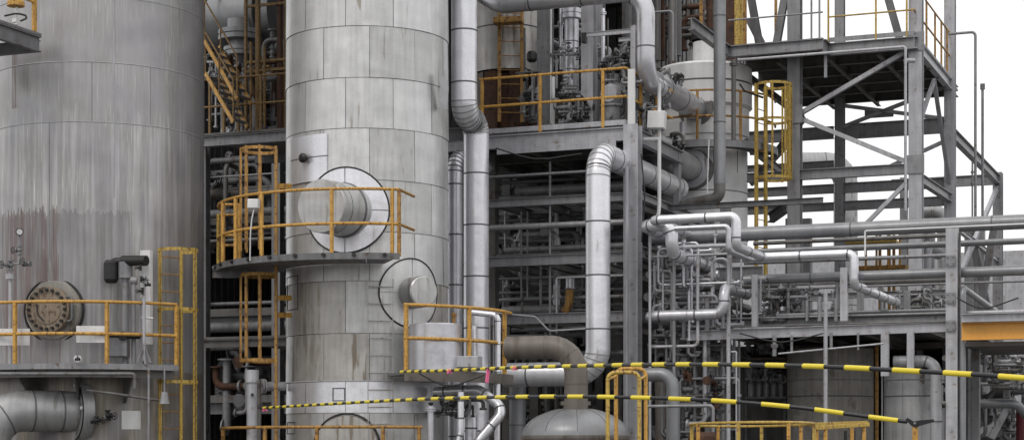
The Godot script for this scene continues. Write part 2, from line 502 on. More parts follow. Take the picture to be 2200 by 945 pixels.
	# bare weathered steel of the left vessel: rain streaks, primer showing through
	var m := StandardMaterial3D.new()
	m.albedo_texture = vessel_tex()
	m.metallic = .45; m.roughness = .46; m.roughness_texture = rough_tex
	M["vessel"] = m
# u runs once round the vessel (0.5 faces the camera), v from 16 m down to the ground
func vessel_tex() -> ImageTexture:
	var w := 1024; var h := 1024
	var n1 := FastNoiseLite.new(); n1.seed = 3; n1.frequency = 1.0; n1.fractal_octaves = 2
	var n2 := FastNoiseLite.new(); n2.seed = 8; n2.frequency = 1.0; n2.fractal_octaves = 3
	var o := PackedByteArray(); o.resize(w * h * 3)
	var grey := Color(.635, .628, .638); var prim := Color(.44, .39, .385); var olive := Color(.595, .59, .585)
	for x in w:
		var off := n1.get_noise_2d(x * 0.11, 900.0)
		for y in h:
			var hm := (1.0 - (y + .5) / h) * 16.0            # height in metres
			var um := ((x + .5) / w - .5) * 11.84             # metres round from the front
			var s1 := n1.get_noise_2d(x * 0.10, y * 0.004)
			var s2 := n1.get_noise_2d(x * 0.42 + 50.0, y * 0.012)
			var g := n2.get_noise_2d(x * 0.018, y * 0.012)
			var c := grey.lerp(olive, clampf(g * 1.4 + 0.35, 0, 1))
			var lum := 1.0 + s1 * 0.022 + s2 * 0.022 + g * 0.07 + n2.get_noise_2d(x * 0.012, y * 0.02 + 77.0) * 0.06
			lum += maxf(0.0, n1.get_noise_2d(x * 0.75, y * 0.016 + 40.0) - 0.28) * (0.25 + g * .7)
			# pale runs that start at the weld rings
			for hr in [10.0, 8.33, 7.29]:
				var len_m := (n1.get_noise_2d(x * 0.35, hr * 40.0) + n1.get_noise_2d(x * 0.09, hr * 70.0) * .6) * 3.2
				if hm < hr and hm > hr - len_m: lum += 0.06 * (1.0 - (hr - hm) / len_m)
			# wash of pale run-off below the second weld
			if hm < 7.35 + off * .5:
				lum += clampf(s1 * .2, -.03, .08)
			# bare primer band low on the left
			var top := 5.75 + 0.18 * s2 + 0.1 * off
			var right := -0.30 + 0.12 * g + 0.05 * s2
			if um < right + 0.12 * s1 and hm < top:
				var q := clampf(0.62 + s1 * 0.9 + s2 * 0.5 - (0.25 if um > right - .25 else 0.0), 0, 1) * clampf((hm - 3.2 - off) * 1.5, 0.25, 1)
				c = c.lerp(prim, q)
				lum *= 0.9
			elif um < 1.2 and hm < 5.75 + 0.1 * off and um < 0.95 + 0.1 * s2:
				lum *= 0.88
			if absf(um + 1.25 + 0.05 * off) < 0.075 and hm > 7.6 and hm < 9.0: c = c.lerp(prim, clampf(.6 + s2, 0, .9))
			if hm < 3.0: c = c.lerp(Color(.50, .47, .43), clampf(.55 + g, 0, 1))
			var i := (y * w + x) * 3
			o[i] = int(clampf(c.r * lum, 0, 1) * 255.0); o[i + 1] = int(clampf(c.g * lum, 0, 1) * 255.0); o[i + 2] = int(clampf(c.b * lum, 0, 1) * 255.0)
	var im := Image.create_from_data(w, h, false, Image.FORMAT_RGB8, o)
	im.generate_mipmaps()
	return ImageTexture.create_from_image(im)
func _ready() -> void:
	# camera, sky, sun, exposure
	var cam := Camera3D.new()
	cam.name = "camera"
	add_child(cam)
	cam.position = Vector3(0, EYE, 0)
	cam.projection = Camera3D.PROJECTION_FRUSTUM
	cam.near = 0.5
	cam.far = 900.0
	cam.size = 945.0 / F * cam.near
	cam.frustum_offset = Vector2(0, (HY - 472.5) / F * cam.near)
	cam.current = true
	var sm := ProceduralSkyMaterial.new()
	sm.sky_top_color = Color(1.0, 1.0, 1.0)
	sm.sky_horizon_color = Color(.88, .882, .884)
	sm.ground_horizon_color = Color(.62, .61, .60)
	sm.ground_bottom_color = Color(.45, .44, .43)
	sm.sky_curve = 0.6
	sm.sky_energy_multiplier = 1.0
	sm.sun_angle_max = 0.0
	var sky := Sky.new(); sky.sky_material = sm
	var env := Environment.new()
	env.background_mode = Environment.BG_SKY
	env.sky = sky
	env.background_energy_multiplier = 1.6
	env.tonemap_mode = Environment.TONE_MAPPER_LINEAR
	env.tonemap_exposure = 0.86
	env.sdfgi_enabled = true; env.ssao_enabled = true; env.ssil_enabled = true
	var we := WorldEnvironment.new(); we.name = "world_environment"; we.environment = env
	add_child(we)
	var sun := DirectionalLight3D.new()
	sun.name = "sun"
	sun.light_energy = 0.4
	sun.light_color = Color(1.0, .98, .95)
	sun.light_angular_distance = 20.0
	sun.shadow_enabled = true
	add_child(sun)
	sun.look_at_from_position(Vector3.ZERO, -Vector3(-0.42, 0.85, 0.62))
	rng.seed = 11
	make_materials()
	make_valve()
	build_setting()
	build_shade_deck()
	build_left_vessel()
	build_gap()
	build_clad_tower()
	build_mid_deck()
	build_under_deck()
	build_white_vessel()
	build_frame_tower()
	build_pipe_rack()
	build_low_right()
	build_foreground()
# ---------- setting ----------
func build_setting() -> void:
	var mb := MB.new()
	mb.face([Vector3(-700, 0, 60), Vector3(700, 0, 60), Vector3(700, 0, -850), Vector3(-700, 0, -850)], U)
	solo("ground", mb, M.concrete, "", "", "", "structure")
	# added open fronted building behind the towers; its floors and roof keep light out
	var q0 := P(900, 970, 45.5); q0.y = 0
	var l := go(q0, A, 250); var r := go(q0, A, 1345)
	l.y = 0; r.y = 0
	var deep := 10.0
	var th := thing("added_shade_building", "added deep open fronted building that keeps the space behind the towers dark", "building", q0)
	var run := (r - l).length()
	for side in [[l + B * deep, A, run], [l, B, deep], [r, B, deep]]:
		var w := 0.0
		while w < side[2]:
			mb = MB.new()
			for k in 3:
				var q: Vector3 = side[0] + side[1] * (w + k * 0.36)
				box(mb, q + side[1] * 0.09, q + side[1] * 0.09 + U * 14.6, 0.17, 0.05, side[1].cross(U))
				box(mb, q + side[1] * 0.27 + side[1].cross(U) * 0.04, q + side[1] * 0.27 + side[1].cross(U) * 0.04 + U * 14.6, 0.195, 0.05, side[1].cross(U))
			part(th, "wall_sheet", mb, M.wall)
			w += 1.08
	for y in [3.0, 5.3, 7.75, 14.6]:
		mb = MB.new(); box(mb, l.lerp(r, .5) + U * y + B * (1.8 if y < 14 else .05), l.lerp(r, .5) + U * y + B * deep, run, .2); part(th, "roof_slab" if y > 14 else "floor_slab", mb, M.underside)
		beam(th, "edge_beam", l + U * (y - .25) + B * 2.0, r + U * (y - .25) + B * 2.0, .16, .3, "darksteel")
	for k in 7:
		var c := l.lerp(r, k / 6.0)
		beam(th, "column", c + B * .2, c + B * .2 + U * 14.4, .24, .24, "darksteel", B)
	for k in 6:
		var c := l.lerp(r, (k + .5) / 6.0) + B * rng.randf_range(4.0, 9.0)
		mb = MB.new(); lathe(mb, [Vector2(0, 2.6), Vector2(.5, 2.55), Vector2(.7, 2.3), Vector2(.7, 0)], c + U * [0.0, 3.1, 5.4][k % 3], U, 20, true); part(th, "process_drum", mb, M.pipe_dark)

func build_shade_deck() -> void:
	# unseen deck added above the view to keep sky light off the yard
	var a := go(P(640, 970, 36.6), A, 260); var b := go(a, A, 1005)
	a.y = 13.3; b.y = 13.3
	var th := thing("added_shade_deck", "added unseen high deck that shades the yard behind the towers", "platform", a)
	for k in 10:
		var s0 := a.lerp(b, k / 10.0); var s1 := a.lerp(b, (k + 1) / 10.0 - .002)
		var mb := MB.new(); box(mb, s0.lerp(s1, .5), s0.lerp(s1, .5) + B * 10.5, (s1 - s0).length(), .06); part(th, "deck_plate", mb, M.grating)
	for k in 5: beam(th, "joist", a - U * .16 + B * (k * 2.5 + .1), b - U * .16 + B * (k * 2.5 + .1), .14, .24, "steel")

# nozzle with a collar pad on a round vessel: returns [centre on shell, direction]
func nozzle_dir(c: Vector3, R: float, x: float, y: float) -> Array:
	var phi := phi_of(c, R, x)
	var p := on_ring(c, R, phi, 0)
	p.y = H(y, -p.z)
	return [p, Vector3(sin(phi), 0, cos(phi))]

func build_left_vessel() -> void:
	var D := 34.0; var R := 1.885; var c := cp(212, D)
	var th := thing("process_vessel", "large bare steel vessel with rain streaks at the left edge", "vessel", c)
	var mb := MB.new()
	lathe(mb, [Vector2(R, 16), Vector2(R, 0)], c, U, 96)
	for k in mb.uv.size():
		var rel := mb.v[k] - c
		mb.uv[k] = Vector2(0.5 + atan2(rel.x, rel.z) / TAU, 1.0 - rel.y / 16.0)
	part(th, "shell", mb, M.vessel)
	for yy in [-10, 132, 261]:
		mb = MB.new(); ring(mb, c + U * H(yy, D - R), U, R + 0.001, 0.009, 72, 6); part(th, "weld_bead", mb, M.steel_light)
	for q in [[243, 420, -60], [196, 262, 132], [104, 560, 262], [322, 262, 132]]:
		var nz := nozzle_dir(c, R, q[0], 0)
		mb = MB.new(); tube(mb, [Vector3(nz[0].x, H(q[1], D - R), nz[0].z), Vector3(nz[0].x, H(q[2], D - R), nz[0].z)], 0.016 if q[0] == 243 else 0.007, 6); part(th, "weld_bead", mb, M.steel_light if q[0] == 243 else M.steel)
	# bolted manway
	var nz := nozzle_dir(c, R, 112, 667)
	var p: Vector3 = nz[0]; var dv: Vector3 = nz[1]
	mb = MB.new(); ring(mb, p + dv * -0.03, dv, 0.55, 0.02, 36, 6); part(th, "collar_ring", mb, M.black)
	mb = MB.new(); lathe(mb, [Vector2(0, .03), Vector2(.50, .03), Vector2(.54, -.06), Vector2(.54, -.12)], p, dv, 36); part(th, "reinforcing_pad", mb, M.beige)
	mb = MB.new(); tube(mb, [p - dv * 0.2, p + dv * 0.14], 0.31, 28); part(th, "manway_neck", mb, M.pipe_dark)
	mb = MB.new(); tube(mb, [p + dv * 0.08, p + dv * 0.16], 0.40, 32); part(th, "neck_flange", mb, M.rust_tan)
	var fl := flange_disc(th, "manway_cover", p + dv * 0.17, dv, 0.40, 0.07, 20, "rust_tan", "black")
	fl.set_meta("label", "tan rusted bolted manway cover")
	var sd := Vector3(dv.z, 0, -dv.x)
	mb = MB.new()
	tube(mb, rounded([p + dv * 0.26 + sd * -.18 + U * .1, p + dv * 0.27 + sd * -.16 + U * -.08, p + dv * 0.27 + sd * -.04 + U * -.2], .1), 0.012, 6)
	part(th, "cover_handle", mb, M.black)
	mb = MB.new()
	tube(mb, rounded([p + sd * .3 + dv * .19 + U * .22, p + sd * .44 + dv * .19 + U * .22, p + sd * .44 + dv * .19 + U * -.2, p + sd * .30 + dv * .19 + U * -.2], .05), 0.022, 8)
	part(th, "davit_arm", mb, M.darksteel)
	# gallery round the vessel
	var RG := 2.72; var dy := H(785, D - RG)
	var a1 := phi_of(c, RG, 381)
	var g := thing("gallery", "grey gallery with orange yellow rails on the left steel vessel", "platform", Vector3(c.x, dy, c.z))
	for k in 8:
		mb = MB.new(); curved_plate(mb, c, R + 0.06, RG - .01, dy - 0.05, dy, lerpf(-1.5, a1, k / 8.0), lerpf(-1.5, a1, (k + 1) / 8.0) - 0.004, 5); part(g, "deck_plate", mb, M.grating)
	mb = MB.new(); curved_plate(mb, c, RG, RG + .012, dy - 0.06, dy + 0.035, -1.5, a1, 30); part(g, "toe_board", mb, M.steel)
	mb = MB.new(); curved_plate(mb, c, RG - .2, RG - .13, dy - 0.19, dy - 0.055, -1.5, a1, 30); part(g, "edge_channel", mb, M.underside)
	for x in [20, 152, 290]:
		var ph := phi_of(c, RG, x)
		mb = MB.new(); prism(mb, [Vector2(0, 0), Vector2(0, -.55), Vector2(.12, -.55), Vector2(.72, -.06), Vector2(.72, 0)], on_ring(c, R, ph, dy - .06) - Vector3(cos(ph), 0, -sin(ph)) * .012, on_ring(c, R, ph, dy - .06) + Vector3(cos(ph), 0, -sin(ph)) * .012, U)
		part(g, "bracket", mb, M.underside)
	railing(g, arc(c, RG - 0.05, dy, -1.4, a1, 30), 1.08, "yellow", [30, 228, 380], "", 0.028, 0.5)
	mb = MB.new()   # flat plates wired to the rail
	# white plates tied behind the midrail
	for q in [[162, 225, 700, 736, "blank white plate fixed behind the gallery midrail right of the manway"], [-8, 62, 706, 742, "pale blank plate fixed behind the gallery midrail left of the manway"]]:
		mb = MB.new()
		var pc := on_ring(c, RG - .13, phi_of(c, RG - .13, (q[0] + q[1]) / 2.0), 0)
		var d := -pc.z
		box(mb, P(q[0], (q[2] + q[3]) / 2.0, d + (.12 if q[0] < 0 else 0.0)), P(q[1], (q[2] + q[3]) / 2.0, d), .01, (q[3] - q[2]) * d / F)
		solo("plate", mb, M.white, q[4], "plate")
	# caged ladder at the right of the gallery
	var lc := P(365, 970, 32.6)
	ladder("caged_ladder", "yellow caged ladder down the right side of the left steel vessel", lc, deg_to_rad(40), 0.0, H(537, 32.6), 0.42, "yellow_old", [[H(820, 32.6), H(537, 32.6), [H(541, 32.6), H(668, 32.6), H(822, 32.6)]], [0.6, H(822, 32.6), [1.0]]], 0.35, "yellow_rust", 4)
	# gauge and valve tree at the far left
	var t := thing("instrument_tree", "gauge and valve tree standing at the far left of the gallery", "instrument", P(20, 783, 31.7))
	var b0 := P(20, 785, 31.7)
	mb = MB.new(); tube(mb, [b0, P(20, 600, 31.7)], .03, 10); part(t, "stand_pipe", mb, M.steel_light)
	mb = MB.new(); tube(mb, [P(20, 600, 31.7), P(20, 588, 31.7)], .075, 14); part(t, "flange", mb, M.steel_light)
	valve(t, P(20, 570, 31.7), U, Vector3(-.7, 0, .7), .09)
	valve(t, P(56, 567, 31.7), A, Vector3(.3, .2, 1), .075)
	valve(t, P(40, 537, 31.7), U, -A, .075)
	mb = MB.new(); tube(mb, rounded([P(20, 567, 31.7), P(40, 567, 31.7), P(40, 505, 31.7)], .03), .016, 8); part(t, "stem_pipe", mb, M.steel)
	mb = MB.new(); tube(mb, [P(40, 498, 31.7), P(40, 498, 31.62)], .066, 18); part(t, "gauge_case", mb, M.black)
	mb = MB.new(); tube(mb, [P(40, 498, 31.63), P(40, 498, 31.61)], .05, 18); part(t, "gauge_dial", mb, M.white)
	# pump-like actuator on a post
	t = thing("lifting_arm", "post with a black drum and motor on its arm beside the white panel", "machine", P(268, 783, 31.9))
	mb = MB.new(); tube(mb, [P(268, 784, 31.9), P(268, 585, 31.9)], .055, 12); part(t, "post", mb, M.steel)
	mb = MB.new(); tube(mb, [P(268, 598, 31.9), P(268, 563, 31.9)], .12, 16); part(t, "swivel_head", mb, M.steel)
	mb = MB.new(); tube(mb, [P(262, 560, 31.9), P(313, 560, 31.7)], .09, 16); part(t, "motor", mb, M.black)
	mb = MB.new(); tube(mb, rounded([P(275, 562, 31.9), P(240, 562, 31.9), P(236, 580, 31.9)], .1), .07, 12); part(t, "arm", mb, M.black)
	mb = MB.new(); lathe(mb, [Vector2(0, .2), Vector2(.09, .2), Vector2(.125, .15), Vector2(.125, -.13), Vector2(.09, -.19), Vector2(0, -.2)], P(237, 584, 31.9), U, 18); part(t, "drum", mb, M.black)
	mb = MB.new(); box(mb, P(313, 740, 32.0), P(313, 538, 32.0), .2, .1, B); solo("panel_box", mb, M.white, "tall narrow white panel standing behind the railing by the ladder", "panel")
	t = thing("tripod_pole", "thin grey pole on a tripod foot in front of the white panel", "pole", P(308, 782, 31.6))
	mb = MB.new(); tube(mb, [P(308, 775, 31.6), P(308, 590, 31.6)], .026, 8); part(t, "pole", mb, M.steel_light)
	for q in [[294, 780, 31.5], [322, 780, 31.5], [310, 784, 31.2], [306, 780, 31.9]]:
		mb = MB.new(); box(mb, P(308, 745, 31.6), P(q[0], q[1], q[2]), .02, .035); part(t, "leg", mb, M.steel)
	mb = MB.new(); tube(mb, [P(303, 682, 31.6), P(327, 684, 31.7)], .02, 8); part(t, "clamp_arm", mb, M.white)
	mb = MB.new(); tube(mb, [P(286, 780, 31.8), P(286, 606, 31.8)], .04, 10); tube(mb, [P(280, 603, 31.8), P(294, 603, 31.8)], .07, 10); valve_pipe(mb, 300, 31.7)
	solo("sample_pipe", mb, M.steel, "pair of short standing pipes behind the tripod pole", "pipe")
	t = thing("valve_cluster", "small dark valves fixed to the top of the tripod pole", "valve", P(300, 600, 31.6))
	for q in [[300, 575, U, -A, .05], [302, 600, U, A, .05], [304, 625, U, -A, .055], [316, 612, A, U, .045]]:
		valve(t, P(q[0], q[1], 31.55), q[2], q[3], q[4], "black", "black")
	mb = MB.new(); box(mb, P(236, 745, 31.8), P(274, 745, 31.8), .28, .36); solo("junction_box", mb, M.steel, "grey box standing on the gallery floor beside the yellow post", "box")
	mb = MB.new(); tube(mb, [P(222, 722, 31.7), P(300, 722, 31.7)], .05, 10); tube(mb, [P(226, 722, 31.75), P(226, 722, 31.65)], .1, 12); tube(mb, [P(262, 722, 31.75), P(262, 722, 31.62)], .08, 12)
	solo("pump_shaft", mb, M.black, "black shaft coupling lying on top of the grey box", "coupling")
	# small round blank and drip pipe
	t = thing("drain_valve", "small white drain fitting at the gallery edge below the manway", "valve", P(165, 775, 31.3))
	mb = MB.new(); tube(mb, [P(165, 770, 31.2), P(165, 770, 31.1)], .065, 16); part(t, "rim", mb, M.white)
	valve(t, P(165, 772, 31.05), A, U, .04, "black")
	# piping under the gallery
	pipe("thin grey pipe running under the left gallery", "darksteel", 7, [[-20, 803, 31.0], ["P", 288, 803, 31.0], ["P", 288, 835, 31.0]], 1.0)
	pipe("dark brace pipe slanting under the left gallery", "pipe_dark", 6, [[185, 838, 31.6], ["P", 245, 846, 31.4], ["P", 340, 860, 31.8]], 0.5)
	pipe("thin drop pipe with a lamp shaped fitting under the gallery", "steel", 5, [[318, 790, 31.1], ["P", 318, 945, 31.1], ["G", 0.0]], 0)
	t = thing("floodlight", "small unlit floodlight hanging beneath the left gallery", "floodlight", P(352, 800, 31.2))
	mb = MB.new(); tube(mb, [P(352, 790, 31.2), P(352, 845, 31.2)], .015, 6); part(t, "stem", mb, M.steel)
	mb = MB.new(); lathe(mb, [Vector2(0, 0), Vector2(.05, 0), Vector2(.07, -.12), Vector2(.09, -.2), Vector2(0, -.2)], P(352, 842, 31.2), U, 14); part(t, "lamp_head", mb, M.steel)
	# big nozzle pipe at lower left, turning down
	nz = nozzle_dir(c, R, 150, 885)
	p = P(158, 884, 32.2)
	pipe("wide grey nozzle pipe with silver elbow at the lower left corner", "jacket_dull", 88, [p, p + Vector3(-1.28, 0, .70), p + Vector3(-1.28, 0, .70) + U * -1.9], 0.8, {"seam": 0.5})
	t = thing("nozzle_collar", "round collar plate where the wide pipe enters the left vessel", "collar", p)
	dv = Vector3(-0.95, 0, .60).normalized()
	mb = MB.new(); lathe(mb, [Vector2(0, .06), Vector2(.50, .06), Vector2(.52, .04), Vector2(.52, -.14)], p - dv * .05, dv, 36); part(t, "plate", mb, M.jacket_dull)
	mb = MB.new(); ring(mb, p + dv * .012, dv, .50, .014, 32, 6); part(t, "rim", mb, M.black)
	for k in 3:
		var bs := basis_y(dv)
		var bp := p + dv * .02 + (bs.x * cos(k * 1.2 + 2.2) + bs.z * sin(k * 1.2 + 2.2)) * .46
		mb = MB.new(); tube(mb, [bp, bp + dv * .03], .035, 10); part(t, "disc", mb, M.white)
	t = thing("drain_valve", "black handwheel valve on the vessel wall below the gallery", "valve", P(230, 895, 32.0))
	mb = MB.new(); tube(mb, [P(231, 897, 32.2), P(229, 897, 31.8)], .07, 12); part(t, "stub", mb, M.steel)
	valve(t, P(230, 892, 31.75), Vector3(0, 1, .2), Vector3(.8, 0, .5), .085, "black", "black")
	t = thing("drain_valve", "small dark valve with a side wheel next to the collar plate", "valve", P(190, 907, 31.9))
	mb = MB.new(); tube(mb, [P(178, 906, 32.1), P(205, 906, 31.8)], .03, 10); part(t, "stub", mb, M.black)
	valve(t, P(190, 906, 31.9), A, U, .06, "black", "black")
	valve(t, P(206, 903, 31.8), U, A, .07, "black", "black")
	# inspection patch
	mb = MB.new()
	var ph := phi_of(c, R, 280)
	curved_plate(mb, c, R + .002, R + .014, H(922, 32.2), H(882, 32.2), ph - .09, ph + .09, 6); solo("patch_plate", mb, M.clad_c, "square pale patch plate welded low on the left vessel", "plate")
	# neighbour platform at the upper left
	var pa := P(-40, 42, 30.3)
	t = thing("side_platform", "corner of a grey platform at the top left corner", "platform", pa)
	var pb := go(pa, B, 82)
	beam(t, "edge_beam", pa - U * .10, pb - U * .10, .1, .26, "darksteel")
	mb = MB.new(); box(mb, pa - A * .8 + U * .06 - A * .0, pb - A * .8 + U * .06, 1.7, .05); part(t, "deck", mb, M.grating)
	beam(t, "bracket_beam", pb - U * .12, pb - U * .12 - A * 1.9, .1, .2, "darksteel")
	mb = MB.new(); box(mb, pb - A * .06 - B * .05 + U * .05, pb - A * .06 - B * .05 + U * 1.2, .09, .05, A); part(t, "post", mb, M.yellow)
	mb = MB.new(); tube(mb, [pb - A * .06 + U * .62, pb - A * .06 - B * 1.6 + U * .62], .025, 8); part(t, "midrail", mb, M.yellow)
	mb = MB.new(); tube(mb, [pb - A * .06 + U * 1.15, pb - A * .06 - B * 1.6 + U * 1.15], .025, 8); part(t, "handrail", mb, M.yellow)
	mb = MB.new(); prism(mb, [Vector2(0, 0), Vector2(0, -.5), Vector2(.9, 0)], pb - U * .24 - A * .95 + B * .01, pb - U * .24 - A * .95 - B * .01, U); part(t, "gusset", mb, M.darksteel)
	t = thing("hose_reel", "yellow topped white stand with a dark hose on the top left platform", "stand", P(33, 46, 29.9))
	mb = MB.new(); tube(mb, [P(33, 53, 29.9), P(34, 16, 29.9)], .028, 8); part(t, "stand", mb, M.white)
	mb = MB.new(); box(mb, P(31, 48, 29.9), P(31, 38, 29.9), .08, .08, A); part(t, "foot", mb, M.white)
	mb = MB.new(); lathe(mb, [Vector2(0, .1), Vector2(.06, .1), Vector2(.14, .03), Vector2(.14, -.04), Vector2(0, -.04)], P(32, 8, 29.9), U, 16); part(t, "hood", mb, M.yellow)
	mb = MB.new(); tube(mb, rounded([P(8, 34, 29.9), P(35, 28, 29.8), P(63, 36, 29.9), P(42, 45, 29.8)], .15), .016, 8); part(t, "hose", mb, M.black)

func valve_pipe(mb: MB, x: float, d: float) -> void:
	tube(mb, [P(x, 780, d), P(x, 640, d)], .022, 8)
# ---------- the dark gap between the two towers ----------
func build_gap() -> void:
	# deck carrying the exchanger
	var p := P(425, 306, 41)
	var t := thing("steel_deck", "shaded steel deck with rusty rails between the two towers", "platform", Vector3(p.x, 0, p.z))
	var q := go(p, A, 640)
	beam(t, "edge_beam", p, q, .16, .22, "steel")
	beam(t, "edge_beam", p + B * 2.5, q + B * 2.5, .16, .22, "darksteel")
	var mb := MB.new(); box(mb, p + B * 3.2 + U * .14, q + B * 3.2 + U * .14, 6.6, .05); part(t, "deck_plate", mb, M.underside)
	for x in [422, 640]:
		var c := go(p, A, x); beam(t, "column", Vector3(c.x, 0, c.z) + B * .3, c + B * .3, .2, .2, "darksteel", B)
	railing(t, [p + U * .16, q + U * .16], 1.2, "rust_yellow", [450, 512, 560], "", .022, .5)
	for q2 in [[527, 41.2, -60, 305, 6], [553, 40.9, -60, 305, 9], [558, 41.3, 120, 305, 6], [600, 40.8, -60, 305, 10], [613, 41.1, -60, 300, 7], [480, 41.4, 110, 300, 6], [538, 40.6, 90, 305, 5], [567, 40.7, 100, 305, 5], [510, 40.7, 150, 305, 5]]:
		mb = MB.new(); box(mb, P(q2[0], q2[3], q2[1]), P(q2[0], q2[2], q2[1]), q2[4] * .01, q2[4] * .01, A)
		part(t, "upright", mb, M.rust if q2[0] == 600 else M.rust_yellow)
	for yy in [130, 150, 10]:
		var a := P(530, yy + 4, 41.0)
		beam(t, "tie_bar", a, go(a, A, 618), .05, .06, "rust_yellow", U, true)
	# exchanger with stacked flanges
	t = thing("heat_exchanger", "grey flanged exchanger drum above the rusty stair between the towers", "exchanger", P(515, 290, 43))
	mb = MB.new(); tube(mb, [P(455, 45, 43.6), go(P(455, 45, 43.6), A, 600)], .62, 28); part(t, "drum", mb, M.pipe_grey)
	var e := go(P(455, 45, 43.6), A, 566)
	mb = MB.new(); lathe(mb, [Vector2(0, .1), Vector2(.76, .1), Vector2(.76, -.1), Vector2(0, -.1)], e, A, 32); part(t, "drum_flange", mb, M.pipe_dark)
	mb = MB.new(); lathe(mb, [Vector2(.30, .5), Vector2(.30, .25), Vector2(.50, .25), Vector2(.50, .15), Vector2(.46, .15), Vector2(.46, .12), Vector2(.50, .12), Vector2(.50, .02), Vector2(.26, .02), Vector2(.26, -.14), Vector2(.38, -.14), Vector2(.38, -.22), Vector2(.35, -.22), Vector2(.35, -.25), Vector2(.38, -.25), Vector2(.38, -.33), Vector2(.22, -.36), Vector2(.12, -.5), Vector2(.12, -2.0)], P(515, 90, 42.6), U, 24); part(t, "outlet_neck", mb, M.pipe_grey)
	mb = MB.new(); ring(mb, P(466, 60, 42.9), A, .74, .03, 30, 6); part(t, "support_hoop", mb, M.black)
	mb = MB.new(); tube(mb, [P(555, 20, 43.0), P(555, 60, 43.0)], .42, 24); part(t, "saddle", mb, M.rust)
	mb = MB.new(); tube(mb, [P(578, -60, 43.4), P(578, 95, 43.4)], .16, 16); part(t, "riser", mb, M.steel_light)
	# two stair flights
	for k in 2:
		var s0 := P([438, 440][k], [88, 158][k], 40.6); var s1 := P([508, 500][k], [212, 262][k], 39.8)
		var st := thing("stair", ["upper yellow stair flight in the gap between the towers", "lower yellow stair flight in the gap between the towers"][k], "stair", s1)
		for o in [0.0, .6]:
			mb = MB.new(); box(mb, s0 + B * o, s1 + B * o, .03, .09); part(st, "stringer", mb, M.yellow)
		for j in 7:
			var c := s0.lerp(s1, (j + .5) / 7.0)
			mb = MB.new(); box(mb, c, c + B * .6, .16, .025); part(st, "tread", mb, M.grating)
		mb = MB.new(); tube(mb, [s0 + U * .9, s1 + U * .9], .02, 6); part(st, "handrail", mb, M.rust_yellow)
		for j in 3:
			var c := s0.lerp(s1, j / 2.0)
			mb = MB.new(); tube(mb, [c, c + U * .9], .018, 6); part(st, "post", mb, M.rust_yellow)
	manifold("dark small bore piping on the shaded deck between the towers", 448, 110, 545, 300, 42.0, 26, 21, ["pipe_dark", "darksteel", "rust", "steel", "steel_light"], 8, 14)
	manifold("rusty small bore piping beside the left edge of the clad tower", 545, 60, 618, 300, 42.2, 24, 22, ["pipe_dark", "rust", "darksteel", "rust_yellow", "steel"], 8, 10)
	mb = MB.new(); lathe(mb, [Vector2(0, .2), Vector2(.1, .2), Vector2(.13, .14), Vector2(.13, -.2), Vector2(0, -.2)], P(562, 288, 41.3), U, 12); solo("drum", mb, M.blue, "small blue drum on the shaded deck between the towers", "drum")
	# shaded pipes and beams under that deck
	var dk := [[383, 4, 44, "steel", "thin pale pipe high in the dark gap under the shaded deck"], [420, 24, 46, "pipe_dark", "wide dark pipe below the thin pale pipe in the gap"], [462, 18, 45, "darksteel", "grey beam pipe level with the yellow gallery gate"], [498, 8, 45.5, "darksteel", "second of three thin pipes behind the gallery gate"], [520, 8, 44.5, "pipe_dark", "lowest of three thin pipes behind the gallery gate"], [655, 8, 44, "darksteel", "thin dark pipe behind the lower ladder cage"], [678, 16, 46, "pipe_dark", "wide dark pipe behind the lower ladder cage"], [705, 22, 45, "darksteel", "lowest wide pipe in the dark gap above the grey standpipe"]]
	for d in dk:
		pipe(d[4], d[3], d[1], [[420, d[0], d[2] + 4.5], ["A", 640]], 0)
	mb = MB.new()
	var s := P(425, 728, 40.5)
	t = thing("lower_deck", "dark lower deck in the gap between the towers", "platform", s)
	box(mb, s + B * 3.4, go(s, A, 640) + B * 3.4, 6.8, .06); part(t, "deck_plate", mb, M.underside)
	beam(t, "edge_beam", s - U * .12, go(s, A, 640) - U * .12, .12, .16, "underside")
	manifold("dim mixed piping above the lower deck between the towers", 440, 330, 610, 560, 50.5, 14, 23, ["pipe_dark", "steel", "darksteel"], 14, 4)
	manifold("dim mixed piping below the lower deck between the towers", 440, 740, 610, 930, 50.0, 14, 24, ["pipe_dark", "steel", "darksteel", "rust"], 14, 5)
	# standpipe with cap
	t = thing("standpipe", "light grey standpipe with a wide cap left of the clad tower", "pipe", cp(540, 32.4))
	mb = MB.new(); tube(mb, [cp(540, 32.4), P(540, 800, 32.4)], .092, 16); part(t, "pipe_run", mb, M.steel_light)
	mb = MB.new(); tube(mb, [P(540, 822, 32.4), P(540, 795, 32.4)], .12, 18); part(t, "cap", mb, M.steel_light)
	mb = MB.new(); tube(mb, [P(541, 848, 32.35), P(541, 848, 32.2)], .03, 8); part(t, "lug", mb, M.black)
	pipe("short pale branch pipe between standpipe and clad tower", "steel_light", 20, [[562, 830, 33.4], ["P", 612, 830, 33.6]], 0, {"flanges": [0.02]})
	pipe("dark valve riser beside the grey standpipe", "pipe_dark", 9, [[556, 815, 33.2], ["G", 0.0]], 0, {"flanges": [0.1, .45]})

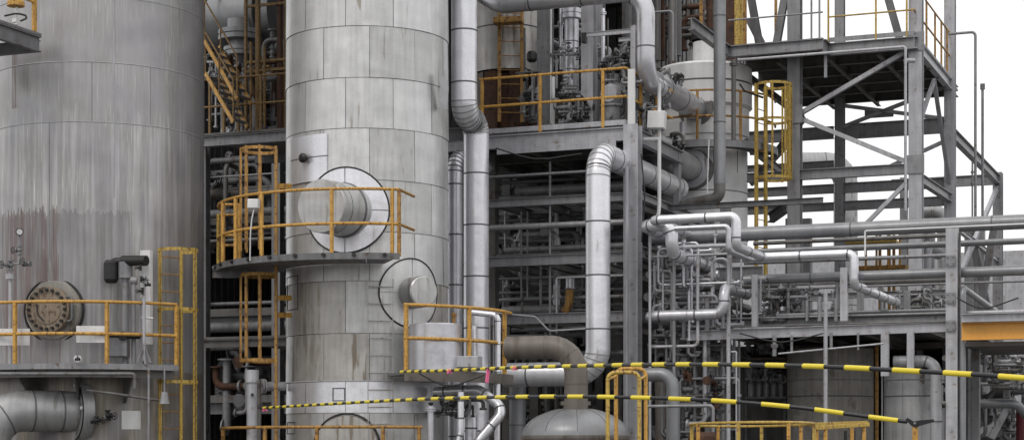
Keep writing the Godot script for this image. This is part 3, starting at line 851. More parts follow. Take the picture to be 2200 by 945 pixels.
# ---------- the aluminium clad tower ----------
func build_clad_tower() -> void:
	var D := 34.0; var R := 1.475; var c := cp(789, D)
	var th := thing("clad_tower", "tall round tower clad in pale aluminium sheets with dark seams", "tower", c)
	var mb := MB.new(); lathe(mb, [Vector2(0, 15.5), Vector2(R - .03, 15.5), Vector2(R - .03, 0)], c, U, 64); part(th, "shell", mb, M.seam)
	var rows := [1040, 964, 887, 818, 716, 603, 497, 386, 275, 166, 55, -55, -165, -275, -385]
	rng.seed = 5
	for k in rows.size() - 1:
		var y0 := H(rows[k], D - R) + .004; var y1 := H(rows[k + 1], D - R) - .004
		if y0 < 0.0: y0 = 0.02
		var ph0 := deg_to_rad(5.9 if k % 2 == 1 else -10.6)
		var step := TAU / 11.0
		var vm := []
		for z in 11:
			mb = MB.new()
			var lo := ph0 + step * z
			curved_plate(mb, c, R - .014, R + rng.randf_range(-.003, .003), y0, y1, lo + .003, lo + step - .003, 7, rng.randf_range(.006, .014))
			var mt: String = ["clad", "clad_b", "clad_c"][rng.randi() % 3]
			if k == 4 or k == 3: mt = ["clad_dirty", "clad_b"][rng.randi() % 2]
			if k == 2: mt = "jacket_bright"
			if k < 2: mt = "clad_b"
			part(th, "cladding_sheet", mb, M[mt])
	# large manway with jacket
	var nz := nozzle_dir(c, R, 742, 452)
	var p: Vector3 = nz[0]; var dv: Vector3 = Vector3(-.40, -.03, .92).normalized()
	var o := Vector3(nz[1].x, 0, nz[1].z)
	for k in 4:
		mb = MB.new(); pad(mb, c, R, atan2(o.x, o.z), p.y, .3, .74, .05, PI / 2 * k + .012, PI / 2 * (k + 1) - .012); part(th, "manway_collar_sheet", mb, M.jacket_bright)
	mb = MB.new(); tube(mb, pad_rim(c, R + .045, atan2(o.x, o.z), p.y, .75), .017, 6, true); part(th, "collar_ring", mb, M.black)
	mb = MB.new(); lathe(mb, [Vector2(.46, -.1), Vector2(.46, .55), Vector2(.452, .565), Vector2(.452, .575), Vector2(.46, .59), Vector2(.46, .86), Vector2(.45, .88), Vector2(.30, .885), Vector2(0, .89)], p, dv, 40); var mw := part(th, "manway_jacket", mb, M.clad_b)
	mb = MB.new(); ring(mb, p + dv * .10, dv, .462, .022, 36, 6); part(mw, "jacket_band", mb, M.seam)
	mb = MB.new(); ring(mb, p + dv * .57, dv, .454, .008, 36, 6); part(mw, "jacket_band", mb, M.seam)
	# lower right nozzle
	nz = nozzle_dir(c, R, 884, 630)
	p = nz[0]; dv = nz[1]; o = dv
	for k in 4:
		mb = MB.new(); pad(mb, c, R, atan2(o.x, o.z), p.y, .2, .60, .02, PI / 2 * k + .012, PI / 2 * (k + 1) - .012); part(th, "nozzle_collar_sheet", mb, M.clad_c)
	mb = MB.new(); tube(mb, pad_rim(c, R + .02, atan2(o.x, o.z), p.y, .61), .015, 6, true); part(th, "collar_ring", mb, M.black)
	dv = Vector3(.52, 0, .85).normalized()
	mb = MB.new(); lathe(mb, [Vector2(.27, -.1), Vector2(.27, .44), Vector2(.25, .46), Vector2(0, .47)], p, dv, 30); mw = part(th, "nozzle_jacket", mb, M.clad_b)
	mb = MB.new(); lathe(mb, [Vector2(.276, .02), Vector2(.276, .40)], p, dv, 30); part(mw, "jacket_band", mb, M.jacket_dull)
	# insulation box with a valve knob
	var ph0 := phi_of(c, R, 629); var ph1 := phi_of(c, R, 704)
	mb = MB.new(); curved_plate(mb, c, R - .01, R + .045, H(390, 32.8), H(286, 32.6), ph0, ph1, 8); var ib := part(th, "insulation_box", mb, M.jacket_bright)
	mb = MB.new(); curved_plate(mb, c, R - .01, R + .05, H(337, 32.7), H(335, 32.7), ph0, ph1, 8); part(ib, "lid_seam", mb, M.seam)
	nz = nozzle_dir(c, R, 661, 341)
	mb = MB.new(); lathe(mb, [Vector2(0, .14), Vector2(.05, .14), Vector2(.085, .11), Vector2(.085, .06), Vector2(.04, .05), Vector2(.04, 0)], nz[0] + nz[1] * .04, nz[1], 14); part(th, "valve_knob", mb, M.black)
	# framed inspection plates
	for q in [[714, 741, 833, 862], [617, 634, 905, 932], [583, 640, 585, 660]]:
		var f0 := phi_of(c, R, max(q[0], 617)); var f1 := phi_of(c, R, q[1])
		mb = MB.new()
		var y0 := H(q[3], 32.6); var y1 := H(q[2], 32.6)
		curved_plate(mb, c, R, R + .014, y0, y0 + .018, f0, f1, 5); curved_plate(mb, c, R, R + .014, y1 - .018, y1, f0, f1, 5)
		curved_plate(mb, c, R, R + .0135, y0, y1, f0, f0 + .012, 1); curved_plate(mb, c, R, R + .0135, y0, y1, f1 - .012, f1, 1)
		part(th, "inspection_frame", mb, M.seam)
	nz = nozzle_dir(c, R, 745, 962)
	mb = MB.new(); ring(mb, nz[0] + nz[1] * .02, nz[1], .60, .018, 36, 6); part(th, "collar_ring", mb, M.black)
	mb = MB.new(); lathe(mb, [Vector2(0, .04), Vector2(.56, .03), Vector2(.60, -.12)], nz[0], nz[1], 36); part(th, "lower_manway_cover", mb, M.clad_dirty)
	mb = MB.new(); ring(mb, c + U * (H(818, 32.5)), U, R + .004, .014, 64, 6); part(th, "jacket_band", mb, M.steel_light)
	# light fixed rungs down the front
	ladder("wire_ladder", "thin dark wire ladder on the lower front of the clad tower", on_ring(c, R + .1, phi_of(c, R + .1, 817), 0), phi_of(c, R + .1, 817), H(1010, 32.4), H(598, 32.4), .44, "clad_dirty", [], .3, "clad_dirty", 5, .006)
	# davit bracket on the right edge
	mb = MB.new(); prism(mb, [Vector2(0, 0), Vector2(.14, -.02), Vector2(.16, .45), Vector2(.02, .62)], P(944, 233, 33.2), P(944, 233, 33.32), U); solo("bracket", mb, M.jacket, "small folded metal bracket high on the right side of the clad tower", "bracket")
	pipe("slim grey conduit up the left edge of the clad tower", "steel", 8, [[617, -60, 33.9], ["V", 540]], 0)
	# upper gallery
	var RG := 2.74; var dy := H(545, D - RG)
	var a1 := phi_of(c, RG, 858); var a0 := -1.62
	var g := thing("gallery", "upper yellow railed gallery round the clad tower manway", "platform", Vector3(c.x, dy, c.z))
	for k in 9:
		mb = MB.new(); curved_plate(mb, c, R + .05, RG, dy - .04, dy, lerpf(a0, a1, k / 9.0) + .003, lerpf(a0, a1, (k + 1) / 9.0) - .003, 4); part(g, "deck_plate", mb, M.grating)
	mb = MB.new(); curved_plate(mb, c, RG, RG + .012, dy - .09, dy + .02, a0, a1, 30); part(g, "toe_board", mb, M.darksteel)
	for k in 6:
		var ph := lerpf(a0 + .1, a1 - .06, k / 5.0)
		var sd := Vector3(cos(ph), 0, -sin(ph))
		mb = MB.new(); prism(mb, [Vector2(0, 0), Vector2(0, -.5), Vector2(.12, -.5), Vector2(1.15, -.12), Vector2(1.15, 0)], on_ring(c, R, ph, dy - .05) + sd * .012, on_ring(c, R, ph, dy - .05) - sd * .012, U); part(g, "bracket", mb, M.darksteel)
	for k in 9:
		var ph := lerpf(a0 + .3, a1, k / 8.5)
		mb = MB.new(); tube(mb, [on_ring(c, RG + .01, ph, dy - .015), on_ring(c, RG + .05, ph, dy - .015)], .035, 8); part(g, "bolt_head", mb, M.black)
	railing(g, arc(c, RG - .04, dy, a0, a1, 36), 1.1, "yellow", [478, 505, 561, 712, 842], "", .026, .47)
	var pe := on_ring(c, RG - .04, a1, dy)
	railing(g, [pe, on_ring(c, R + .5, a1 + .22, dy)], 1.1, "yellow_rust", [847], "", .026, .47)
	# landing gate at the left end
	t_landing(c, dy)
	# lower right gallery
	RG = 2.72; dy = H(797, D - RG)
	a0 = phi_of(c, RG, 868); a1 = 1.36
	g = thing("gallery", "small curved yellow railed gallery at the lower right of the clad tower", "platform", Vector3(c.x, dy, c.z))
	for k in 5:
		mb = MB.new(); curved_plate(mb, c, R + .05, RG, dy - .04, dy, lerpf(a0, a1, k / 5.0) + .003, lerpf(a0, a1, (k + 1) / 5.0) - .003, 4); part(g, "deck_plate", mb, M.grating)
	mb = MB.new(); curved_plate(mb, c, RG, RG + .012, dy - .16, dy + .02, a0, a1, 20); part(g, "toe_board", mb, M.pipe_brown)
	for ph in [a0 + .05, a0 + .5, a1 - .1]:
		var sd := Vector3(cos(ph), 0, -sin(ph))
		mb = MB.new(); prism(mb, [Vector2(0, 0), Vector2(0, -.4), Vector2(.12, -.4), Vector2(1.15, -.12), Vector2(1.15, 0)], on_ring(c, R, ph, dy - .05) + sd * .012, on_ring(c, R, ph, dy - .05) - sd * .012, U); part(g, "bracket", mb, M.underside)
	railing(g, arc(c, RG - .04, dy, a0, a1, 24), 1.13, "yellow", [872, 1008, 1084], "", .03, .5)
	# silver drum cover standing on it
	mb = MB.new(); lathe(mb, [Vector2(0, .83), Vector2(.44, .80), Vector2(.455, .78), Vector2(.455, 0), Vector2(0, 0)], P(935, 796, 32.2), U, 40); solo("drum_cover", mb, M.jacket, "silver curved drum cover behind the lower right gallery rail", "cover")
	mb = MB.new(); box(mb, P(985, 778, 32.1), P(1031, 778, 32.0), .3, .2); solo("junction_box", mb, M.steel_light, "pale metal box on the floor of the small curved gallery", "box")
	var t := thing("steam_trap", "silver bent pipe standing on the small curved gallery by its end post", "pipe", P(1070, 800, 32.8))
	mb = MB.new(); tube(mb, rounded(route([[1015, 671, 33.0], ["P", 1070, 677, 32.8], ["P", 1068, 945, 32.8], ["G", 0.0]]), .12), .055, 12); part(t, "pipe_run", mb, M.jacket_bright)
	mb = MB.new(); tube(mb, [P(1019, 700, 32.9), P(1019, 775, 32.9)], .05, 12); part(t, "branch", mb, M.jacket_bright)
	for y in [690, 740, 800]:
		mb = MB.new(); ring(mb, P(1069, y, 32.8), U, .058, .008, 14, 5); part(t, "band", mb, M.seam)
	for x in [1052, 1060]: pipe("thin tracing tube %s the bent silver pipe of the curved gallery" % ["farther from", "nearer to"][int(x == 1060)], "steel", 3, [[x, 680, 32.7], ["V", 870]], 0)
	pipe("rusty yellow valve post behind the curved gallery rail", "yellow_rust", 7, [[975, 672, 33.3], ["V", 792]], 0, {"flanges": [0.04, .55]})
	# lowest ring rail
	RG = 2.7; dy = 0.9
	a1 = phi_of(c, RG, 908)
	g = thing("gallery", "lowest yellow railed ring platform at the foot of the clad tower", "platform", Vector3(c.x, dy, c.z))
	mb = MB.new(); curved_plate(mb, c, R + .05, RG, dy - .05, dy, -1.5, a1, 20); part(g, "deck_plate", mb, M.grating)
	for k in 4:
		var b := on_ring(c, RG - .1, lerpf(-1.3, a1, k / 3.0), 0)
		mb = MB.new(); box(mb, b, b + U * (dy - .05), .1, .1, A); part(g, "leg", mb, M.darksteel)
	railing(g, arc(c, RG - .05, dy, -1.45, a1, 30), H(917, 31.3) - dy, "yellow_rust", [478, 568, 680, 822, 900], "", .027, .5)
	# caged ladder on the left of the tower
	var lc := P(592, 970, 33.0)
	var L := ladder("caged_ladder", "rusty yellow caged ladder on the left side of the clad tower", lc, deg_to_rad(-84), 0.0, H(318, 33.0), .40, "yellow_rust", [[H(540, 33), H(318, 33), [H(323, 33)]], [H(778, 33), H(592, 33), [H(592, 33), H(775, 33)]]], .36, "rust", 5, .036)
	for yy in [400, 640, 677]:
		mb = MB.new(); box(mb, P(598, yy, 33.0), P(624, yy, 33.2), .05, .09); part(L, "wall_clip", mb, M.yellow)
	# work light box with cable on the rail
	t = thing("junction_box", "white cable box hanging on the upper gallery handrail", "box", P(545, 437, 31.9))
	mb = MB.new(); box(mb, P(534, 438, 31.85), P(556, 438, 31.8), .14, .16); part(t, "case", mb, M.white)
	mb = MB.new(); tube(mb, rounded([P(545, 447, 31.8), P(540, 470, 31.8), P(537, 500, 31.8), P(536, 560, 31.9)], .2), .012, 6); part(t, "cable", mb, M.white)

func t_landing(c: Vector3, dy: float) -> void:
	var p := P(466, 570, 33.6); p.y = dy
	var g := thing("landing_gate", "yellow landing gate at the left end of the upper gallery", "gate", p)
	var mb := MB.new(); box(mb, p + Vector3(-.05, -.03, -.1), p + Vector3(.62, -.03, -.1), .8, .05); part(g, "landing_plate", mb, M.grating)
	beam(g, "landing_beam", p + Vector3(-.05, -.14, .25), p + Vector3(.75, -.14, .25), .08, .14, "darksteel")
	for x in [0.0, .13, .32, .44]:
		var b := p + Vector3(x, 0, .26 if x in [.13, .44] else -.1)
		mb = MB.new(); box(mb, b - U * .05, b + U * (1.12 if x in [.13, .44] else .98), .05, .05, A); part(g, "post", mb, M.yellow if x != 0.0 else M.yellow_old)
	for y in [1.1, .55]:
		mb = MB.new(); tube(mb, [p + Vector3(.13, y, .26), p + Vector3(.44, y, .26)], .026, 8); part(g, "rail", mb, M.yellow)
		mb = MB.new(); tube(mb, [p + Vector3(0, y - .14, -.1), p + Vector3(.32, y - .14, -.1)], .024, 8); part(g, "rail", mb, M.yellow_rust)
# sheet bent to the shell: part of a disc of radius r0..r1 laid on the cylinder, standing h proud
func pad(mb: MB, c: Vector3, R: float, phi: float, y: float, r0: float, r1: float, h: float, a0: float, a1: float) -> void:
	var n := 9; var m := 3
	var i0 := mb.v.size()
	for k in n + 1:
		var a: float = lerp(a0, a1, float(k) / n)
		for j in m + 2:
			var r: float = lerp(r0, r1, min(j, m) / float(m))
			var ph := phi + asin(clampf(r * cos(a) / R, -.99, .99))
			var rr := R + (h if j <= m else -.01)
			mb.add(on_ring(c, rr, ph, y + r * sin(a)), Vector3(sin(ph), 0, cos(ph)) if j <= m else Vector3(cos(phi) * cos(a), sin(a), -sin(phi) * cos(a)))
	for k in n:
		for j in m + 1:
			var q := i0 + k * (m + 2) + j
			mb.quad(q, q + 1, q + m + 3, q + m + 2)
func pad_rim(c: Vector3, R: float, phi: float, y: float, r: float) -> Array:
	var out := []
	for k in 48:
		var a := TAU * k / 48
		out.append(on_ring(c, R, phi + asin(clampf(r * cos(a) / R, -.99, .99)), y + r * sin(a)))
	return out
# ---------- the raised equipment deck in the middle ----------
var DC := Vector3.ZERO     # its front right corner at deck level
func build_mid_deck() -> void:
	DC = P(1360, 271, 36.0)
	var DL := DC.y
	var t := thing("equipment_deck", "raised grey steel deck with a yellow railing in the middle", "platform", Vector3(DC.x, 0, DC.z))
	var fl := go(DC, A, 925); var sr := go(DC, B, 1600)
	var mb: MB
	column(t, 1360, 36.0, 0, DL + .02, .29, "steel_light")
	beam(t, "edge_beam", DC - A * .16 - U * .14, fl - U * .14, .14, .26, "steel_light")
	var e0 := go(DC - U * .33 - B * .06, A, 1068); var e1 := go(DC - U * .33 - B * .06, A, 1324)
	mb = MB.new(); box(mb, e0, e1, .03, .13); part(t, "fascia_plate", mb, M.steel_light)
	beam(t, "edge_beam", DC + B * .16 - U * .14, DC + B * 3.3 - U * .14, .14, .26, "steel")
	beam(t, "edge_beam", DC + B * 3.3 - A * .1 - U * .14, DC + B * 3.3 - A * 1.0 - U * .14, .14, .26, "steel")
	for k in 4:
		var o := B * (1.9 * (k + 1))
		beam(t, "joist", DC + o - U * .14 - A * (.1 if k == 0 else .9), DC - A * 4.6 + o - U * .14, .14, .26, "underside")
	for k in 3: beam(t, "joist", DC - A * (1.1 + 1.3 * k) - U * .16 + B * .2, DC - A * (1.1 + 1.3 * k) + B * 8.0 - U * .16, .12, .2, "underside")
	for k in 6:
		mb = MB.new(); box(mb, DC - A * (.02 + .78 * k) - A * .385 + B * .05 + U * .03, DC - A * (.02 + .78 * k) - A * .385 + B * (8.0 if k > 0 else 3.2) + U * .03, .77, .04); part(t, "deck_plate", mb, M.underside)
	for q in [[-.9, 8.0], [-4.6, 8.0], [-4.6, 4.0], [-2.3, 8.0]]:
		var c = DC + A * q[0] + B * q[1]; beam(t, "column", Vector3(c.x, 0, c.z), c - U * .1, .26, .26, "darksteel", B)
	var r0 := go(DC, A, 1030)
	railing(t, [r0 + U * .04, DC - A * .15 + U * .04, DC - A * .15 + B * .2 + U * .04, DC + B * 2.6 + U * .04], 1.1, "yellow", [1036, 1163, 1297, 1376, 1411], "steel_light", .027, .5)
	beam(t, "upright", DC - A * .02 - B * .02, DC - A * .02 - B * .02 + U * 1.1, .14, .05, "white", B, true)
	# rusty based tank with ladder
	var c := cp(1092, 40.2); var y0 := DL + .05
	t = thing("storage_tank", "grey tank with rusted skirt standing on the raised deck", "tank", Vector3(c.x, y0, c.z))
	mb = MB.new(); lathe(mb, [Vector2(0, H(-120, 40)), Vector2(.78, H(-120, 40)), Vector2(.78, H(158, 40))], Vector3(c.x, 0, c.z), U, 44); part(t, "shell", mb, M.clad_dirty)
	for yy in [64, -20]:
		mb = MB.new(); ring(mb, Vector3(c.x, H(yy, 40), c.z), U, .785, .014, 40, 5); part(t, "seam_band", mb, M.seam)
	for k in 8:
		var b0 := k * TAU / 8
		mb = MB.new()
		curved_plate(mb, Vector3(c.x, 0, c.z), .70, .74, y0, H(160, 40), b0 + .03, b0 + TAU / 8 - .03 - (.3 if k in [0, 7] else 0.0), 5); part(t, "skirt_plate", mb, M.rust if k in [0, 1, 7] else M.pipe_brown)
	mb = MB.new(); lathe(mb, [Vector2(.6, H(165, 40)), Vector2(.6, y0)], Vector3(c.x, 0, c.z), U, 28); part(t, "inner_skirt", mb, M.rust)
	ladder("fixed_ladder", "orange ladder fixed to the rust skirted tank on the deck", P(1097, 265, 39.3), deg_to_rad(6), H(262, 39.3), H(-60, 39.3), .48, "yellow_rust", [], .4, "yellow_rust", 5, .03)
	mb = MB.new(); box(mb, P(1062, 46, 39.1), P(1124, 43, 39.0), .3, .12); solo("step_plate", mb, M.yellow_rust, "orange step plate across the ladder of the rust skirted tank", "step")
	# columns and vessels standing on the deck
	var cols := [[1172, 38.4, 28, "steel", "left grey steel column standing on the raised deck"], [1266, 37.6, 27, "steel_light", "right pale steel column standing on the raised deck"], [1288, 39.5, 20, "steel", "slim grey column behind the right pale deck column"], [1145, 41.0, 20, "darksteel", "shaded column right of the rust skirted tank"]]
	for q in cols:
		t = thing("steel_column", q[4], "column", cp(q[0], q[1], y0))
		column(t, q[0], q[1], y0, 12.5, q[2] * q[1] / F, q[3], "shaft")
		mb = MB.new(); box(mb, cp(q[0], q[1], y0) - A * .17, cp(q[0], q[1], y0) + A * .17, .34, .03); part(t, "base_plate", mb, M.darksteel)
	c = cp(1228, 38.2)
	t = thing("vertical_vessel", "slim pale flanged vessel between the two deck columns", "vessel", Vector3(c.x, y0, c.z))
	var v0 := H(196, 38.2); var v1 := H(32, 38.2)
	mb = MB.new(); lathe(mb, [Vector2(0, v1 + .12), Vector2(.21, v1 + .12), Vector2(.21, v1 + .03), Vector2(.19, v1 + .03), Vector2(.19, v1), Vector2(.21, v1), Vector2(.21, v1 - .08), Vector2(.15, v1 - .1), Vector2(.15, v0 + .1), Vector2(.12, v0), Vector2(.19, v0), Vector2(.19, v0 - .07), Vector2(.06, v0 - .08), Vector2(.06, y0)], Vector3(c.x, 0, c.z), U, 24); part(t, "shell", mb, M.jacket)
	for a in 3:
		mb = MB.new(); box(mb, Vector3(c.x, y0, c.z) + Vector3(sin(a * 2.1), 0, cos(a * 2.1)) * .17, Vector3(c.x, v0, c.z) + Vector3(sin(a * 2.1), 0, cos(a * 2.1)) * .15, .04, .04, A); part(t, "leg", mb, M.darksteel)
	for yy in [90, 150]:
		mb = MB.new(); ring(mb, Vector3(c.x, H(yy, 38.2), c.z), U, .153, .01, 20, 5); part(t, "seam_band", mb, M.seam)
	pipe("thin white pipe left of the slim flanged vessel on the deck", "white", 5, [[1184, 266, 37.9], ["V", -60]], 0)
	pipe("bright small pipe with elbow foot on the raised deck", "white", 7, [[1189, 268, 37.4], ["V", 165]], 1.5)
	pipe("bright pipe with ball fitting beside the slim flanged vessel", "jacket_bright", 8, [[1205, -60, 38.4], ["V", 150]], 0, {"flanges": [1.05]})
	pipe("bright pipe with top flange right of the pale deck column", "jacket_bright", 8, [[1296, 160, 38.6], ["V", 18]], 0, {"flanges": [0.1, -.1]})
	pipe("thin dark drop pipe behind the deck handrail", "pipe_dark", 4, [[1306, 40, 38.3], ["V", 260]], 0)
	pipe("slim dark pole between rust skirted tank and left deck column", "pipe_dark", 5, [[1127, 262, 38.6], ["V", 60]], 0)
	t = thing("beacon", "dark round alarm head on a thin pole on the raised deck", "instrument", P(1143, 262, 37.9))
	mb = MB.new(); tube(mb, [P(1143, 266, 37.9), P(1143, 130, 37.9)], .018, 6); part(t, "pole", mb, M.steel)
	mb = MB.new(); lathe(mb, [Vector2(0, .13), Vector2(.07, .12), Vector2(.11, .06), Vector2(.11, -.05), Vector2(.06, -.1), Vector2(0, -.1)], P(1143, 123, 37.9), U, 14); part(t, "head", mb, M.black)
	t = thing("valve_station", "cluster of round valves on the slim flanged vessel", "valve", P(1215, 120, 37.8))
	for q in [[1212, 103, U, -A, .085], [1222, 108, A, U, .08], [1200, 117, A, U, .07], [1195, 118, U, -A, .06], [1214, 165, U, A, .08], [1213, 180, A, U, .07], [1208, 200, U, -A, .07], [1240, 115, A, U, .06], [1240, 122, U, A, .06]]:
		valve(t, P(q[0], q[1], 37.7), q[2], q[3], q[4], "steel_light" if q[0] in [1212, 1214] else "valve")
	for q in [[1212, 85, 1212, 260], [1200, 117, 1245, 117], [1196, 118, 1196, 190], [1208, 190, 1240, 190]]:
		mb = MB.new(); tube(mb, [P(q[0], q[1], 37.72), P(q[2], q[3], 37.72)], .028, 8); part(t, "pipe_run", mb, M.steel)
	manifold("dense valves and tubes at the foot of the slim flanged vessel", 1185, 205, 1250, 266, 37.3, 12, 31, ["steel", "pipe_dark", "valve", "black"], 6, 7, .4)
	manifold("tangle of small valves between the tank and the left deck column", 1120, 165, 1165, 264, 37.6, 9, 32, ["steel", "pipe_dark", "black"], 6, 6, .3)
	manifold("small bore piping behind the right end of the deck railing", 1290, 100, 1345, 264, 37.9, 14, 33, ["steel", "steel_light", "pipe_dark", "valve"], 7, 7, .6)
	manifold("crowded silver valves and tubing above the deck corner", 1330, 85, 1400, 190, 37.4, 20, 34, ["steel_light", "valve", "steel", "black"], 7, 12, .5)
	manifold("thin instrument tubing along the right side of the deck", 1385, 150, 1440, 250, 38.6, 14, 35, ["steel_light", "steel", "pipe_dark"], 6, 6, .6)
	manifold("small valves and tubes low at the deck corner", 1372, 225, 1420, 285, 37.0, 10, 36, ["valve", "black", "steel"], 6, 6, .3)
	# pump with round casing
	t = thing("pump", "round cased pump behind the right deck railing", "pump", P(1315, 262, 37.2))
	mb = MB.new(); lathe(mb, [Vector2(0, .2), Vector2(.12, .2), Vector2(.2, .1), Vector2(.22, 0), Vector2(.22, -.1), Vector2(.16, -.2), Vector2(0, -.2)], P(1315, 205, 37.2), B, 24, true); part(t, "casing", mb, M.steel_light)
	mb = MB.new(); lathe(mb, [Vector2(0, 0), Vector2(.2, 0), Vector2(.2, .3), Vector2(.24, .3), Vector2(.24, .34), Vector2(0, .34)], P(1315, 262, 37.2), U, 22); part(t, "bearing_frame", mb, M.steel)
	mb = MB.new(); tube(mb, rounded([P(1333, 195, 37.1), P(1343, 210, 37.1), P(1340, 240, 37.1), P(1330, 250, 37.1)], .1), .03, 8); part(t, "outlet_hose", mb, M.black)
	# small frame carrying the valve tangle
	var f0 := P(1258, 75, 37.0)
	t = thing("pipe_support", "small grey pipe support frame high at the deck corner", "support", Vector3(f0.x, DL, f0.z))
	var f1 := go(f0, A, 1362)
	beam(t, "top_beam", f0, f1, .05, .09, "steel_light")
	beam(t, "lower_beam", f0 - U * .16 + A * .7, f1 - U * .16, .05, .07, "steel_light")
	beam(t, "return_beam", f1, f1 + B * .9, .05, .09, "steel")
	beam(t, "post", f1 - U * (f1.y - DL), f1 + U * .1, .1, .1, "steel_light", B)
	beam(t, "post", f1 + B * .85 - U * (f1.y - DL), f1 + B * .85 - U * .02, .07, .07, "steel", B)
	mb = MB.new(); box(mb, f0 - A * .06 - U * .06, f0 + A * .02 - U * .06, .14, .2); part(t, "clamp", mb, M.black)
	# overhead pipe curving down
	pipe("large grey overhead pipe bending down at the top of the deck", "jacket", 38, [P(1020, -24, 38.2), P(1075, 10, 37.5), ["A", 1388], ["V", 172], ["b", .9]], 1.35, {"seam": 1.1})
	# tall silver pipes right of the clad tower
	var s0 := P(997, -80, 34.6)
	pipe("tall silver pipe with an offset bend right of the clad tower", "jacket_bright", 56, [s0, ["V", 250], ["B", 1023], ["G", 0.0]], .62, {"seam": .97, "seam0": .3, "gore": "jacket_dull"})
	pipe("slimmer silver pipe with ribbed top bend beside the clad tower", "jacket", 34, [P(977, 1100, 36.2), ["V", 335], ["b", 1.6]], 1.0, {"seam": 0.98, "gore": "seam"})
	mb = MB.new(); prism(mb, ibeam(.14, .24), P(955, 290, 35.6), P(1002, 289, 35.4), U); solo("support_beam", mb, M.steel, "short grey beam behind the offset silver pipe", "beam")
	# deck side: white conduit and box
	t = thing("conduit_post", "white conduit with a square box at the deck corner", "conduit", P(1417, 470, 36.6))
	mb = MB.new(); tube(mb, rounded([P(1400, 478, 36.6), P(1415, 462, 36.6), P(1417, 440, 36.6), P(1417, 180, 36.6)], .1), .038, 10); part(t, "conduit", mb, M.white)
	mb = MB.new(); box(mb, P(1394, 258, 36.55), P(1430, 258, 36.45), .2, .34); part(t, "box", mb, M.white)
	mb = MB.new(); tube(mb, [P(1380, 299, 36.6), P(1418, 298, 36.6)], .04, 10); part(t, "cross_arm", mb, M.white)
	pipe("thin pale downpipe on the middle deck column", "steel_light", 10, [[1346, 345, 35.7], ["G", 0.0]], 0, {"flanges": [.04]})

